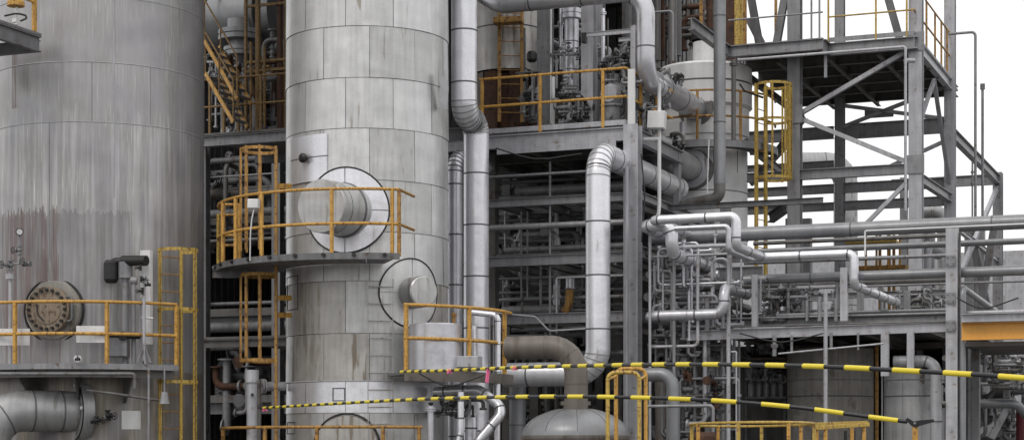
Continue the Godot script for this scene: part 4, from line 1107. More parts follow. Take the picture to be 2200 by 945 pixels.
# ---------- under the deck: shaded pipes and beams ----------
func build_under_deck() -> void:
	var t := thing("pipe_bent", "shaded steel frame of beams under the raised deck", "steel frame", P(1200, 970, 38))
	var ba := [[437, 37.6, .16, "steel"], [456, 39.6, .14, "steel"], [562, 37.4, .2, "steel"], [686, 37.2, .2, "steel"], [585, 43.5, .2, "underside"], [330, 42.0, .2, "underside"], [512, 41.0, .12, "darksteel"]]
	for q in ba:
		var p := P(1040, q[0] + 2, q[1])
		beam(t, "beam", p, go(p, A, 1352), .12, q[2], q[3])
	for q in [[1058, 38.0], [1150, 42.0], [1226, 41.0], [1330, 41.0], [1090, 44.0], [1290, 45.0]]:
		column(t, q[0], q[1], 0, H(330, q[1]), .2, "underside")
	for q in [[1062, 572, 1190, 650, 38.6], [1290, 745, 1350, 668, 37.3], [1060, 300, 1250, 380, 39.0]]:
		beam(t, "brace", P(q[0], q[1], q[4]), P(q[2], q[3], q[4] + 1.2), .1, .14, "underside", U, true)
	for q in [[437, 37.6], [562, 37.4], [686, 37.2]]:
		for k in 4:
			var p := go(P(1040, q[0] + 2, q[1]), A, 1070 + k * 85) + U * .0
			beam(t, "cross_beam", p + B * .08, p + B * 5.0, .12, .16, "underside")
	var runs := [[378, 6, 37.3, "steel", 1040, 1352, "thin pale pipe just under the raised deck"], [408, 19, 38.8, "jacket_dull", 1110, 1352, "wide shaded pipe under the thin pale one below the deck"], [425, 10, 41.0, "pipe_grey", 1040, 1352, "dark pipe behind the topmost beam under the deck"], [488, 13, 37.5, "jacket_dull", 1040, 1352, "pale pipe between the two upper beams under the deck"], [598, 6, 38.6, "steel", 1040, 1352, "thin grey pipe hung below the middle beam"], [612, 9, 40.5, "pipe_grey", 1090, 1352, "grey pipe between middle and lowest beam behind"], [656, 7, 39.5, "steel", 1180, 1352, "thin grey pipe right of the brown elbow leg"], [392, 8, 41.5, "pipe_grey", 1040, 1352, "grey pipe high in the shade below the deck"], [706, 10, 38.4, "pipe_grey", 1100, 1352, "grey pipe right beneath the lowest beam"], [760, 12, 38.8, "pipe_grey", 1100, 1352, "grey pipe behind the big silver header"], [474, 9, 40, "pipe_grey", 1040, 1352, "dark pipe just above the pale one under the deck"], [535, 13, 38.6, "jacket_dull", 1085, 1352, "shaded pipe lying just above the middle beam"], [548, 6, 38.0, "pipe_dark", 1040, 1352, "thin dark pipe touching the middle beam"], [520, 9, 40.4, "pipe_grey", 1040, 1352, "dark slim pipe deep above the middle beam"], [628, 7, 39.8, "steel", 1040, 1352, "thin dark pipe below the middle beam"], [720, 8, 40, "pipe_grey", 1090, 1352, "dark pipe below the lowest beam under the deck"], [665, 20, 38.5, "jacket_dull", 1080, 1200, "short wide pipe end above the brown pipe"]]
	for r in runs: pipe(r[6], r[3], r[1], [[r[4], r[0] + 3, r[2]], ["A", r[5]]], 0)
	pipe("shaded pipe with a bent left end below the middle beam", "jacket_dull", 9, [[1068, 672, 38.8], ["V", 645], ["A", 1350]], 1.2)
	pipe("thin vertical pipe crossing the beams under the deck", "steel", 5, [[1182, 348, 37.1], ["V", 720]], 0)
	pipe("pair member pipe standing on the middle beam left", "steel", 4, [[1120, 455, 38.0], ["V", 640]], 0)
	pipe("pair member pipe standing on the middle beam right", "steel", 4, [[1133, 455, 38.0], ["V", 640]], 0)
	pipe("thin square loop pipe in front of the big silver riser's left", "steel_light", 4, [[1196, 716, 36.9], ["V", 597], ["A", 1340]], .8)
	pipe("thin sagging tube above the brown pipe", "steel_light", 4, [[1060, 672, 36.4], ["P", 1150, 680, 36.4], ["P", 1180, 711, 36.4], ["P", 1262, 706, 36.2]], 3.0)
	var th := thing("elbow_pipe", "vertical brown and silver elbow leg left of the big silver riser", "pipe", P(1225, 668, 37.9))
	var mb := MB.new(); tube(mb, rounded([P(1212, 672, 37.9), P(1222, 655, 37.9), P(1225, 620, 37.9)], .2), .085, 14); part(th, "lower_leg", mb, M.yellow_rust)
	mb = MB.new(); tube(mb, [P(1225, 620, 37.9), P(1225, 596, 37.9)], .09, 14); part(th, "upper_leg", mb, M.jacket)
	mb = MB.new(); ring(mb, P(1225, 620, 37.9), U, .09, .02, 16, 6); part(th, "flange", mb, M.steel_light)
	mb = MB.new(); tube(mb, [P(1196, 655, 37.6), P(1196, 612, 37.6)], .07, 12); tube(mb, [P(1196, 640, 37.6), P(1196, 634, 37.6)], .1, 12); solo("strainer", mb, M.steel_light, "stubby pale strainer beside the brown elbow leg", "strainer")
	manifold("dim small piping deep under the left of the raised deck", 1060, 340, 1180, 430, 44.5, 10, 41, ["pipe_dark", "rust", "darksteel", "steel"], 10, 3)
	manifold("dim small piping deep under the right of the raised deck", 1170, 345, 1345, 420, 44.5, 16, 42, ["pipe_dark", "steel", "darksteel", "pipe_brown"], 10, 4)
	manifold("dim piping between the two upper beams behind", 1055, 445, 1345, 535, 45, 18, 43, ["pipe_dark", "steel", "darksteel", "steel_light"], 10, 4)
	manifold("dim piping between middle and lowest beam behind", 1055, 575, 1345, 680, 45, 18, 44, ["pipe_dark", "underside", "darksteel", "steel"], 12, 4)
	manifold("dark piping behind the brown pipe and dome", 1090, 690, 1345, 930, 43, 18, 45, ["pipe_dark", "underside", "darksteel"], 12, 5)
	manifold("grey uprights and valves among the beams under the deck", 1060, 440, 1345, 680, 39.0, 22, 47, ["steel", "pipe_grey", "jacket_dull"], 8, 8, .8)
	manifold("grey upright tubes standing behind the deck railing", 1170, 20, 1345, 262, 39.6, 18, 48, ["steel", "steel_light", "pipe_grey"], 8, 8, .6)
	# big silver riser and its header
	pipe("big silver riser with ribbed elbows in front of the deck", "jacket_bright", 52, [[1085, 806, 35.4], ["A", 1285], ["V", 327], ["b", 5.2]], 1.0, {"seam": 1.0, "gore": "jacket_dull"})
	pipe("grey vertical pipe standing behind the brown pipe's end", "pipe_grey", 36, [[1112, 830, 36.0], ["G", 0.0]], 0, {"seam": .5})
	# brown pipe and dome topped vessel
	pipe("brown elbow pipe dropping into the dome topped vessel", "pipe_brown", 50, [[1090, 748, 30.0], ["A", 1238], ["V", 885]], 1.15, {"seam": .45, "seam_mat": "pipe_brown"})
	var c := cp(1237, 29.7)
	th = thing("dome_vessel", "dome topped grey vessel with rusty band at the bottom", "vessel", c)
	var R := .86; var yb := H(935, 28.9); var yt := H(876, 29.7)
	var prof := []
	for k in 13:
		var a := PI / 2 * k / 12.0
		prof.append(Vector2(R * sin(a), yb + (yt - yb) * cos(a)))
	mb = MB.new(); lathe(mb, prof, c, U, 48, true); part(th, "dome", mb, M.pipe_grey)
	mb = MB.new(); lathe(mb, [Vector2(R + .02, yb), Vector2(R + .02, yb - .05)], c, U, 48); part(th, "rim_band", mb, M.pipe_brown)
	mb = MB.new(); lathe(mb, [Vector2(R, yb - .04), Vector2(R, 0)], c, U, 48); part(th, "shell", mb, M.pipe_brown)
	mb = MB.new(); lathe(mb, [Vector2(.17, yt + .1), Vector2(.24, yt + .1), Vector2(.24, yt + .04), Vector2(.2, yt + .04), Vector2(.2, yt - .1)], c, U, 24); part(th, "neck_flange", mb, M.pipe_brown)
	for k in 10:
		mb = MB.new()
		var p0 := Vector3.ZERO; var a := k * TAU / 10
		var pts := []
		for j in 8:
			var b := PI / 2 * (j + 2) / 10.0
			pts.append(c + Vector3(sin(a) * R * sin(b), yb + (yt - yb) * cos(b) + .002, cos(a) * R * sin(b)))
		tube(mb, pts, .006, 5); part(th, "weld_bead", mb, M.pipe_dark)
	# silver piping below the curved gallery
	pipe("silver pipe bending down under the curved gallery", "jacket", 22, [[935, 842, 33.0], ["P", 1030, 838, 32.6], ["P", 1085, 880, 32.4], ["P", 1030, 945, 32.2], ["P", 1000, 985, 32.2], ["G", 0.0]], 1.2, {"seam": .4})
	pipe("bright short drop pipe with collars below the curved gallery", "jacket_bright", 14, [[990, 842, 31.9], ["P", 990, 930, 31.9], ["P", 980, 970, 31.9], ["G", 0.0]], 1.0, {"seam": .3})
	pipe("stub pipe with flanged top left below the curved gallery", "jacket", 14, [[925, 872, 32.0], ["G", 0.0]], 0, {"flanges": [0.06]})
	pipe("thicker silver stub pipe right below the curved gallery", "jacket_bright", 26, [[1012, 890, 33.4], ["G", 0.0]], 0, {"seam": .5})
	manifold("small dark valves below the curved gallery", 925, 850, 1040, 900, 32.6, 10, 46, ["black", "pipe_dark", "steel"], 6, 6, .3)
# ---------- the white topped vessel ----------
func build_white_vessel() -> void:
	var D := 42.0; var c := cp(1515, D)
	var t := thing("white_vessel", "white cone topped vessel behind the grey vertical pipe", "vessel", c)
	var mb := MB.new()
	var hy := func(y): return H(y, D)
	lathe(mb, [Vector2(0, hy.call(92)), Vector2(.27, hy.call(92)), Vector2(.27, hy.call(145))], c, U, 36); part(t, "neck", mb, M.white)
	mb = MB.new(); lathe(mb, [Vector2(0, hy.call(66)), Vector2(.3, hy.call(66)), Vector2(.3, hy.call(88))], c, U, 30); part(t, "neck_flange", mb, M.black)
	mb = MB.new(); lathe(mb, [Vector2(.27, hy.call(141)), Vector2(.34, hy.call(142)), Vector2(1.0, hy.call(149)), Vector2(1.06, hy.call(154)), Vector2(1.06, hy.call(236))], c, U, 48); part(t, "hood", mb, M.white)
	mb = MB.new(); lathe(mb, [Vector2(1.06, hy.call(186)), Vector2(1.072, hy.call(188)), Vector2(1.06, hy.call(190))], c, U, 48); part(t, "hood_seam", mb, M.seam)
	mb = MB.new(); lathe(mb, [Vector2(1.07, hy.call(236)), Vector2(1.0, hy.call(242)), Vector2(1.0, hy.call(300)), Vector2(.96, hy.call(302)), Vector2(.96, 0)], c, U, 48); part(t, "shell", mb, M.white)
	for yy in [420, 520]:
		mb = MB.new(); ring(mb, Vector3(c.x, hy.call(yy), c.z), U, .962, .012, 44, 5); part(t, "seam_band", mb, M.seam)
	# gallery round it
	var dy := H(298, D - 1.9)
	var g := thing("gallery", "grey gallery with yellow posts round the white vessel", "platform", Vector3(c.x, dy, c.z))
	for k in 8:
		mb = MB.new(); curved_plate(mb, c, 1.02, 1.62, dy - .05, dy, lerpf(-1.5, 1.6, k / 8.0) + .003, lerpf(-1.5, 1.6, (k + 1) / 8.0) - .003, 4); part(g, "deck_plate", mb, M.underside)
	mb = MB.new(); curved_plate(mb, c, 1.62, 1.64, dy - .12, dy + .04, -1.5, 1.6, 26); part(g, "toe_board", mb, M.steel)
	for k in 5:
		var ph := lerpf(-1.2, 1.4, k / 4.0); var sd := Vector3(cos(ph), 0, -sin(ph))
		mb = MB.new(); prism(mb, [Vector2(0, 0), Vector2(0, -.5), Vector2(.1, -.5), Vector2(.66, -.1), Vector2(.66, 0)], on_ring(c, .96, ph, dy - .05) + sd * .012, on_ring(c, .96, ph, dy - .05) - sd * .012, U); part(g, "bracket", mb, M.underside)
	railing(g, arc(c, 1.58, dy, -1.4, 1.5, 26), 1.12, "yellow_rust", [1499, 1592], "", .024, .5)
	# nozzles and pipes running to it along the plant grid
	pipe("wide grey pipe slanting down to the white vessel", "jacket", 54, [[1404, 178, 38.2], ["B", 1506]], 0, {"flanges": [-.35], "seam": 1.2, "flange_mat": "pipe_dark"})
	pipe("short pale stub under the slanting wide pipe", "steel_light", 12, [[1467, 262, 40.3], ["V", 296]], 0)
	var th := pipe("wide flanged pipe under the gallery of the white vessel", "jacket_dull", 58, [[1425, 332, 39.0], ["B", 1487]], 0, {})
	mb = MB.new()
	var e := go(P(1425, 332, 39.0), B, 1485)
	lathe(mb, [Vector2(.29, -.12), Vector2(.43, -.12), Vector2(.43, .0), Vector2(0, .0)], e, B, 32); part(th, "flange", mb, M.jacket)
	mb = MB.new(); lathe(mb, [Vector2(.44, .02), Vector2(.44, 1.1)], e, B, 32); part(th, "flange_cover", mb, M.pipe_dark)
	pipe("grey vertical pipe with dark bottom bend before the white vessel", "pipe_grey", 26, [[1547, -80, 38.5], ["V", 395]], 0, {"seam": 2.2})
	pipe("dark curved bottom bend below the grey vertical pipe", "pipe_dark", 25, [[1547, 393, 38.5], ["V", 425], ["P", 1465, 442, 38.9]], 1.1)
	var pc := P(1455, 330, 36.5)
	mb = MB.new(); box(mb, cp(1455, 38.9), cp(1455, 38.9, H(331, 38.9)), .15, .15, B); solo("steel_post", mb, M.steel, "grey square post under the side beam of the raised deck", "post")
	pipe("dark hose hanging beside the white vessel hood", "black", 4, [[1590, 180, 40.2], ["P", 1600, 195, 40.2], ["P", 1640, 210, 40.4]], 2.0)
	pipe("slim grey pipe in front of the white hood right side", "pipe_dark", 10, [[1577, 300, 40.2], ["V", 128]], 0, {"flanges": [-.1]})
	pipe("hanging thin cable in front of the white vessel shell", "white", 3, [[1524, 300, 39.8], ["P", 1519, 440, 39.6]], 0)
	manifold("small dark valves on top of the slanting wide pipe", 1425, 160, 1475, 205, 39.4, 9, 51, ["black", "steel", "valve"], 6, 6, .3)
	manifold("dark fittings between the deck side beam and white gallery", 1440, 285, 1470, 325, 38.9, 5, 52, ["black", "pipe_dark", "steel"], 5, 3, .2)
	# caged ladder in clear yellow, right of it
	ladder("caged_ladder", "bright yellow caged ladder right of the white vessel", P(1636, 970, 40.6), deg_to_rad(55), H(640, 40.6), H(183, 40.6), .44, "yellow_old", [[H(390, 40.6), H(183, 40.6), [H(186, 40.6), H(262, 40.6), H(386, 40.6)]]], .40, "yellow_rust", 7, .04)
	# things standing behind, dark
	pipe("thick dark column pipe at the top right of the deck", "pipe_dark", 20, [[1445, 300, 44], ["V", -60]], 0)
	pipe("rusty tall pipe behind the white vessel neck", "rust", 22, [[1585, 60, 44], ["V", -60]], 0)
	var fx := [[1413, 44.5, "pipe_dark", 14, -80, 130, "slim dark upright left of the white vessel neck"], [1424, 45, "rust", 12, -80, 130, "rusty upright left of the white vessel neck"], [1457, 44.5, "darksteel", 16, -80, 120, "grey upright behind the white vessel neck left"], [1478, 46, "pipe_brown", 10, -80, 85, "brown upright close behind the neck flange"], [1507, 44, "yellow_rust", 8, -80, 80, "yellow upright directly over the neck flange"], [1526, 45, "rust", 16, -80, 80, "rust brown upright right of the neck flange"]]
	for q in fx: pipe(q[6], q[2], q[3], [[q[0], q[4], q[1]], ["V", q[5]]], 0)
	manifold("dim pipes in the upper background behind the white vessel", 1405, 10, 1530, 130, 46, 16, 53, ["pipe_dark", "rust", "darksteel", "pipe_brown"], 12, 5)
	pipe("curved grey guard pipe above the deck corner", "steel", 5, [[1400, 27, 41], ["A", 1446], ["V", 130]], 2.0)
	mb = MB.new(); lathe(mb, [Vector2(0, 12), Vector2(1.3, 12), Vector2(1.3, 0)], cp(1395, 49), U, 36); solo("dark_vessel", mb, M.pipe_dark, "dark round vessel in the background above the deck corner", "vessel")

# ---------- the open steel frame tower ----------
func build_frame_tower() -> void:
	var Cq := P(1970, 970, 40.0)
	var t := thing("frame_tower", "tall open grey steel frame tower against the white sky", "steel frame", Vector3(Cq.x, 0, Cq.z))
	var c0 := Vector3(Cq.x, 0, Cq.z)
	var cl := go(c0, A, 1709); var cb := go(c0, B, 2043); var cbb := go(c0, B, 2146)
	cl.y = 0; cb.y = 0; cbb.y = 0
	var clb := cl + (cb - c0); var top := 13.0
	for q in [[c0, top, .28], [cl, top, .28], [cb, top, .25], [clb, top, .22], [cbb, H(372, 52.8), .26], [cl + (cbb - c0), H(372, 52.8), .2]]:
		beam(t, "column", q[0], q[0] + U * q[1], q[2], q[2], "steel_light" if q[0] == c0 or q[0] == cb else "steel", B)
	var lev := func(y): return H(y, 40.0)
	var rear := func(y): return H(y, 44.6)
	# heights are those of the right hand ends
	for q in [[cl, c0, lev.call(362), .22], [clb, cb, rear.call(271), .36], [clb, cb, rear.call(394), .24], [clb, cb, rear.call(433), .22]]:
		beam(t, "beam", q[0] + U * q[2], q[1] + U * q[2], .16, q[3], "steel")
	for q in [[cl, lev.call(362), .2], [clb, rear.call(271), .3], [clb, rear.call(394), .22], [clb, rear.call(433), .2], [clb, rear.call(340), .16]]:
		var e0: Vector3 = q[0] - A * .15 + U * q[1]
		beam(t, "beam", e0, go(e0, A, 1606), .14, q[2], "steel")
	beam(t, "side_beam", cb + U * rear.call(285), cbb + U * H(388, 52.8), .16, .26, "steel")
	beam(t, "side_beam", c0 + U * lev.call(378), cb + U * rear.call(428), .14, .2, "steel")
	beam(t, "rear_beam", cbb + U * H(386, 52.8), cbb - A * 3.0 + U * H(386, 52.8), .14, .3, "steel")
	# bracing: [foot column, height, head column, height, size]
	var mid = cb.lerp(c0, .5) + U * lev.call(128)
	for q in [[cl + U * lev.call(233), c0 + U * lev.call(98), .11], [cl + U * lev.call(232), c0 + U * lev.call(356), .11], [cl.lerp(c0, .60) + U * lev.call(474), cl.lerp(c0, .92) + U * lev.call(392), .10],
			[clb + U * rear.call(262), cb + U * rear.call(185), .10], [clb + U * rear.call(212), cb + U * rear.call(259), .10], [clb.lerp(cb, .42) + U * rear.call(356), cb + U * rear.call(300), .10],
			[mid, c0 + U * lev.call(285), .09], [mid, cb + U * rear.call(405), .10], [cb + U * rear.call(480), cbb + U * H(560, 52.8), .12], [cb + U * rear.call(640), cbb + U * H(400, 52.8), .12]]:
		beam(t, "brace", q[0], q[1], q[2] * .85, q[2], "steel_light", B)
	var gp = clb.lerp(cb, .36) + U * rear.call(236)
	var gm := MB.new(); box(gm, gp - A * .35, gp + A * .35, .02, .2); part(t, "gusset_plate", gm, M.steel)
	for q in [[cl, 230], [c0, 92], [c0, 355]]:
		var p: Vector3 = q[0] + U * H(q[1], 40.0) - B * .16
		var m := MB.new(); box(m, p - A * .2, p + A * .2, .02, .4); part(t, "gusset_plate", m, M.steel)
	# upper deck
	var y := H(96, 40.0)
	var u := thing("upper_deck", "grey steel deck with thin yellow rails high on the frame tower", "platform", c0 + U * y)
	var a := c0 - B * .3 + U * y; var l := go(a, A, 1780); var ex := l - B * .5; var ll := go(ex, A, 1566)
	beam(u, "edge_beam", a - U * .02, l - U * .02, .14, .26, "steel")
	beam(u, "edge_beam", l - U * .02, ex - U * .02 - B * .0, .14, .26, "steel")
	beam(u, "edge_beam", ex + U * .0, ll + U * .0, .14, .24, "steel")
	beam(u, "edge_beam", ll, ll - B * 2.9, .14, .24, "steel")
	beam(u, "side_beam", a, a + B * 6.0, .14, .26, "steel_light")
	var mb: MB
	for k in 7:
		mb = MB.new()
		var o := A * (-(a - ll).length() / 7.0 * (k + .5))
		box(mb, a + o + B * .1 + U * .12, a + o + B * 6.4 + U * .12, (a - ll).length() / 7.0 - .01, .05); part(u, "deck_plate", mb, M.underside)
	mb = MB.new(); box(mb, ll.lerp(ex, .5) + U * .125 + B * .0, ll.lerp(ex, .5) + U * .125 + B * .6, (ex - ll).length(), .04); part(u, "deck_plate", mb, M.underside)
	for k in 5: beam(u, "joist", a + B * (1.1 + k * 1.15) - U * .03, a + B * (1.1 + k * 1.15) - A * (a - ll).length() - U * .03, .12, .22, "underside")
	for k in 4: beam(u, "joist", a - A * (.8 + k * 1.1) + B * .2 - U * .1, a - A * (.8 + k * 1.1) + B * 6.2 - U * .1, .1, .16, "underside")
	railing(u, [l + U * .14, a + U * .14], 1.1, "yellow_old", [1781, 1884, 1950], "steel", .018, .5)
	railing(u, [a + U * .14, a + B * 5.6 + U * .14], 1.1, "yellow_rust", [1990, 2008, 2022, 2035], "steel", .02, .5)
	railing(u, [ll + U * .14, ex + U * .14], 1.1, "steel", [1745, 1762], "", .018, .5)
	beam(u, "hanger", l - U * .1 - A * .05, l - U * .62 - A * .05, .06, .06, "steel_light", B, true)
	# yellow and dark legs of things above
	for q in [[1583, 41.5, "yellow_old", 7], [1592, 41.8, "yellow_old", 9], [1601, 42.2, "yellow_rust", 8], [1668, 43.0, "yellow_rust", 6], [1572, 43.5, "rust", 20]]:
		mb = MB.new(); box(mb, cp(q[0], q[1], y + .13), P(q[0], -90, q[1]), q[3] * .01, q[3] * .01, A); part(u, "upright", mb, M[q[2]])
	var rb := thing("roof_brace", "dark crossed braces above the upper deck of the frame tower", "brace", P(1660, 60, 42.5))
	for q in [[1612, -20, 1640, 55], [1690, -20, 1662, 60], [1610, 40, 1660, 5], [1905, -20, 1950, 58]]:
		beam(rb, "brace", P(q[0], q[1], 42.6), cp(q[2], 42.6, y + .12), .16, .16, "darksteel", B)
	# pipe hung under the deck and round the column
	pipe("thin pipe under the upper deck turning down the front column", "steel_light", 6, [[1586, 129, 39.6], ["A", 1947], ["G", H(470, 39.6)]], 1.0)
	mb = MB.new(); tube(mb, [P(1946, 130, 39.5), P(1966, 130, 39.6)], .05, 10); solo("pipe_clamp", mb, M.steel_light, "small round clamp on the front column of the frame tower", "clamp")
	pipe("thin curved vent pipe beside the frame tower's rear column", "steel", 6, [[2040, 73, 44], ["a", .62], ["G", H(480, 44)]], 1.5)
	var vp := thing("vent_pole", "slim vent pole standing alone against the sky on the right", "pole", P(2113, 480, 46))
	mb = MB.new(); tube(mb, [P(2113, 480, 46), P(2113, 186, 46)], .035, 8); part(vp, "pole", mb, M.steel)
	mb = MB.new(); tube(mb, [P(2113, 192, 46), P(2113, 180, 46)], .06, 10); part(vp, "cap", mb, M.darksteel)
	pipe("short thin vent beside the vent pole", "steel", 4, [[2091, 470, 46], ["V", 348]], 0, {"flanges": [-.25, -.55]})
	# sloping stair stringer on the left side of the frame
	beam(t, "brace", P(1600, 305, 41.2), P(1712, 395, 42.4), .1, .16, "steel")
	beam(t, "brace", P(1612, 395, 43.0), P(1700, 300, 42.4), .12, .14, "darksteel")
	beam(t, "brace", P(1668, 330, 43.0), P(1730, 250, 42.4), .12, .14, "darksteel")
	beam(t, "knee_brace", P(1655, 470, 43.0), P(1690, 445, 42.4), .2, .2, "darksteel")
	# silver duct far behind
	pipe("silver duct bending down behind the frame tower", "jacket_dull", 52, [[1690, 353, 58], ["P", 1818, 353, 58], ["G", 0.0]], .8, {"seam": .8, "gore": "jacket_dull"})
	pipe("second silver bend far behind the frame tower on the right", "jacket_dull", 30, [[1975, 455, 56], ["P", 2030, 452, 56], ["G", 0.0]], 1.0)
# ---------- pipe rack on the right ----------
func build_pipe_rack() -> void:
	var Cr := P(2048, 970, 34.0)
	var t := thing("pipe_rack", "grey steel pipe rack carrying the long horizontal pipes on the right", "pipe rack", Vector3(Cr.x, 0, Cr.z))
	var mb: MB
	column(t, 2048, 34.0, 0, H(488, 34.0), .21, "steel_light")
	for y in [700, 560, 640]:
		var jp := P(2044, y, 33.87)
		mb = MB.new(); box(mb, jp - A * .085, jp + A * .085, .02, .2); var gp := part(t, "joint_plate", mb, M.steel)
		for k in 4:
			var bp := jp + A * (.05 if k % 2 else -.05) + U * (.06 if k > 1 else -.06)
			mb = MB.new(); tube(mb, [bp, bp - B * .03], .014, 6); part(gp, "bolt", mb, M.darksteel)
	var b := go(P(2040, 708, 34.05), A, 1480)
	beam(t, "front_beam", P(2034, 702, 34.05), b, .14, .19, "steel_light")
	var b2 := P(2040, 683, 34.5)
	beam(t, "rear_beam", b2, go(b2, A, 1480), .14, .15, "steel")
	for x in [1560, 1700, 1850, 1990]:
		var p := go(P(2034, 702, 34.05), A, x)
		beam(t, "cross_beam", p + B * .1, p + B * 5.5, .14, .19, "underside")
		var q := p + B * 5.5; beam(t, "column", Vector3(q.x, 0, q.z), q, .2, .2, "darksteel", B)
	var pl := P(2034, 690, 34.3)
	for k in 5:
		var s := go(pl, A, 1480 + k * 112); var e := go(pl, A, 1480 + (k + 1) * 112 - 2)
		mb = MB.new(); box(mb, (s + e) / 2 - U * .03 + B * .4, (s + e) / 2 - U * .03 + B * 6.6, (e - s).length(), .04); part(t, "floor_plate", mb, M.underside)
	for q in [[1623, 590, 702, 13, "steel_light"], [1815, 575, 690, 16, "steel_light"], [1903, 712, 808, 17, "steel_light"], [1958, 712, 800, 15, "steel_light"], [1521, 640, 712, 9, "steel"]]:
		var p := go(P(2034, 702, 34.05 - .06), A, q[0])
		mb = MB.new(); box(mb, Vector3(p.x, H(q[2], -p.z), p.z), Vector3(p.x, H(q[1], -p.z), p.z), q[3] * -p.z / F, .09, B); part(t, "post", mb, M[q[4]])
	# second rack level beam and knee braces behind
	var b3 := P(2040, 640, 36.5)
	for q in [[1660, 36.4], [1735, 36.4], [1850, 39.2], [1950, 38.8]]:
		mb = MB.new(); box(mb, cp(q[0], q[1], H(690, q[1])), cp(q[0], q[1], H(625, q[1])), .14, .1, B); part(t, "stub_post", mb, M.steel)
	beam(t, "rear_beam", P(2040, 628, 39.5), go(P(2040, 628, 39.5), A, 1620), .12, .12, "steel")
	# bright right hand bay
	var y0 := P(2068, 713, 33.7)
	mb = MB.new(); prism(mb, ibeam(.16, .31), y0, go(y0, A, 2260), U); solo("crane_beam", mb, M.yellow_plain, "plain orange yellow crane beam at the right edge", "beam")
	var k0 := P(2068, 684, 33.6)
	mb = MB.new(); prism(mb, ibeam(.2, .15), k0, go(k0, A, 2260), U); solo("support_beam", mb, M.steel_light, "pale beam lying on the orange crane beam", "beam")
	mb = MB.new(); box(mb, y0 + B * 1.8 - U * .22, go(y0, A, 2260) + B * 1.8 - U * .22, 3.2, .08); solo("canopy_plate", mb, M.underside, "dark plate under the orange crane beam", "plate")
	# long pipes along the rack
	var runs := [[2048, 483, 34.4, 30, "pipe_grey", 1405, 2260, "longest thick grey pipe on top of the rack"], [2048, 524, 34.9, 13, "pipe_grey", 1600, 2260, "slim grey pipe just under the thick top pipe"], [2048, 586, 34.3, 21, "pipe_grey", 1600, 2260, "medium grey pipe at mid height of the rack"], [2048, 609, 34.8, 5, "steel", 1600, 2260, "thin pipe right under the medium rack pipe"], [2048, 505, 35.6, 9, "pipe_dark", 1620, 2045, "thin dark pipe behind the thick top pipe"], [2048, 672, 34.25, 5, "steel", 1500, 2040, "thin pipe lying on the rack front beam"], [2048, 690, 33.95, 4, "pipe_dark", 1500, 2040, "thin dark tube along the face of the rack beam"], [2048, 600, 36.0, 15, "pipe_dark", 1500, 2045, "dark pipe behind the medium rack pipe"], [2048, 666, 36.6, 9, "pipe_grey", 1500, 2040, "grey pipe low behind the rack posts"], [2048, 548, 37, 8, "steel", 1600, 2045, "thin pale pipe deep behind the rack"], [2100, 672, 34.0, 9, "steel_light", 2062, 2260, "pale pipe on the right bay beam"]]
	for r in runs:
		var p := P(r[0], r[1], r[2])
		pipe(r[7], r[4], r[3], [go(p, A, r[5]), go(p, A, r[6])], 0, {"seam": 2.6} if r[3] > 20 else {})
	# thin conduit along the thick pipe with a drop
	pipe("thin white conduit hung below the thick top pipe", "white", 4, [[1860, 548, 34.1], ["V", 496], ["A", 2260]], .7)
	# zigzag silver pipe
	pipe("bright silver zigzag pipe stepping down to the right", "jacket_bright", 19, [P(1403, 473, 34.0) + B * 2.2, P(1403, 473, 34.0), ["A", 1583], ["V", 530], ["B", 1640], ["A", 1836], ["V", 612], ["B", 1928]], .75, {"seam": 0.9})
	pipe("second silver pipe close under the zigzag pipe", "jacket", 12, [[1440, 492, 34.5], ["A", 1566], ["V", 540], ["B", 1612], ["A", 1720]], .8, {})
	pipe("thick silver pipe with a double bend right of the deck column", "jacket_bright", 27, [P(1384, 485, 34.7) + B * 1.1, P(1384, 485, 34.7), ["A", 1444], ["V", 545], ["b", 3.4]], 1.0, {"seam": .45})
	pipe("silver pipe rising in a low bend beside the zigzag", "jacket", 22, [P(1392, 679, 35.2) + B * 1.6, P(1392, 679, 35.2), ["A", 1556], ["V", 618], ["b", 1.7]], 1.0, {"seam": .7})
	pipe("lower grey branch pipe behind the low bend", "pipe_dark", 20, [[1565, 652, 35.6], ["b", 1.5]], 0)
	# thin vertical service pipes
	var ver := [[1397, 495, 35.1, 6, "steel_light", "thin pale downpipe nearest the middle deck column"], [1449, 570, 35.0, 7, "steel", "second thin downpipe right of the middle deck column"], [1775, 622, 33.8, 9, "steel_light", "thin pale downpipe in front of the rack beam"], [1566, 640, 34.8, 9, "steel_light", "thin pale downpipe below the low silver bend"]]
	for q in ver: pipe(q[5], q[4], q[3], [[q[0], q[1], q[2]], ["G", 0.0]], 0)
	pipe("thin hooked pipe beside the low silver bend", "steel_light", 7, [[1531, 602, 34.9], ["V", 557], ["A", 1566], ["G", H(650, 34.8)]], 2.2)
	pipe("thin pipe turning left at its foot beside the downpipes", "steel_light", 7, [[1500, 552, 34.9], ["V", 743], ["A", 1400]], 1.6)
	pipe("thin pipe with two small bends right of the deck column", "steel", 7, [[1407, 572, 35.6], ["V", 626], ["A", 1446], ["V", 760], ["b", 1.0]], 1.4)
	pipe("small bent pipe above the low silver bend", "steel", 6, [[1455, 632, 35.9], ["A", 1480], ["V", 672]], 1.2)
	pipe("thin horizontal pipe meeting the thin hooked pipe", "steel_light", 5, [[1400, 552, 35.2], ["A", 1570]], 0)
	pipe("thin pale pipe left of the second downpipe", "steel_light", 4, [[1425, 585, 35.4], ["V", 672]], 0)
	pipe("grey pipe on the right side of the rack column with bent top", "pipe_grey", 13, [P(2140, 668, 37.2), P(2070, 618, 33.9), ["G", 0.0]], 1.3, {})
	pipe("slim dark downpipe on the rack column", "pipe_dark", 5, [[2064, 500, 33.95], ["G", 0.0]], 0)
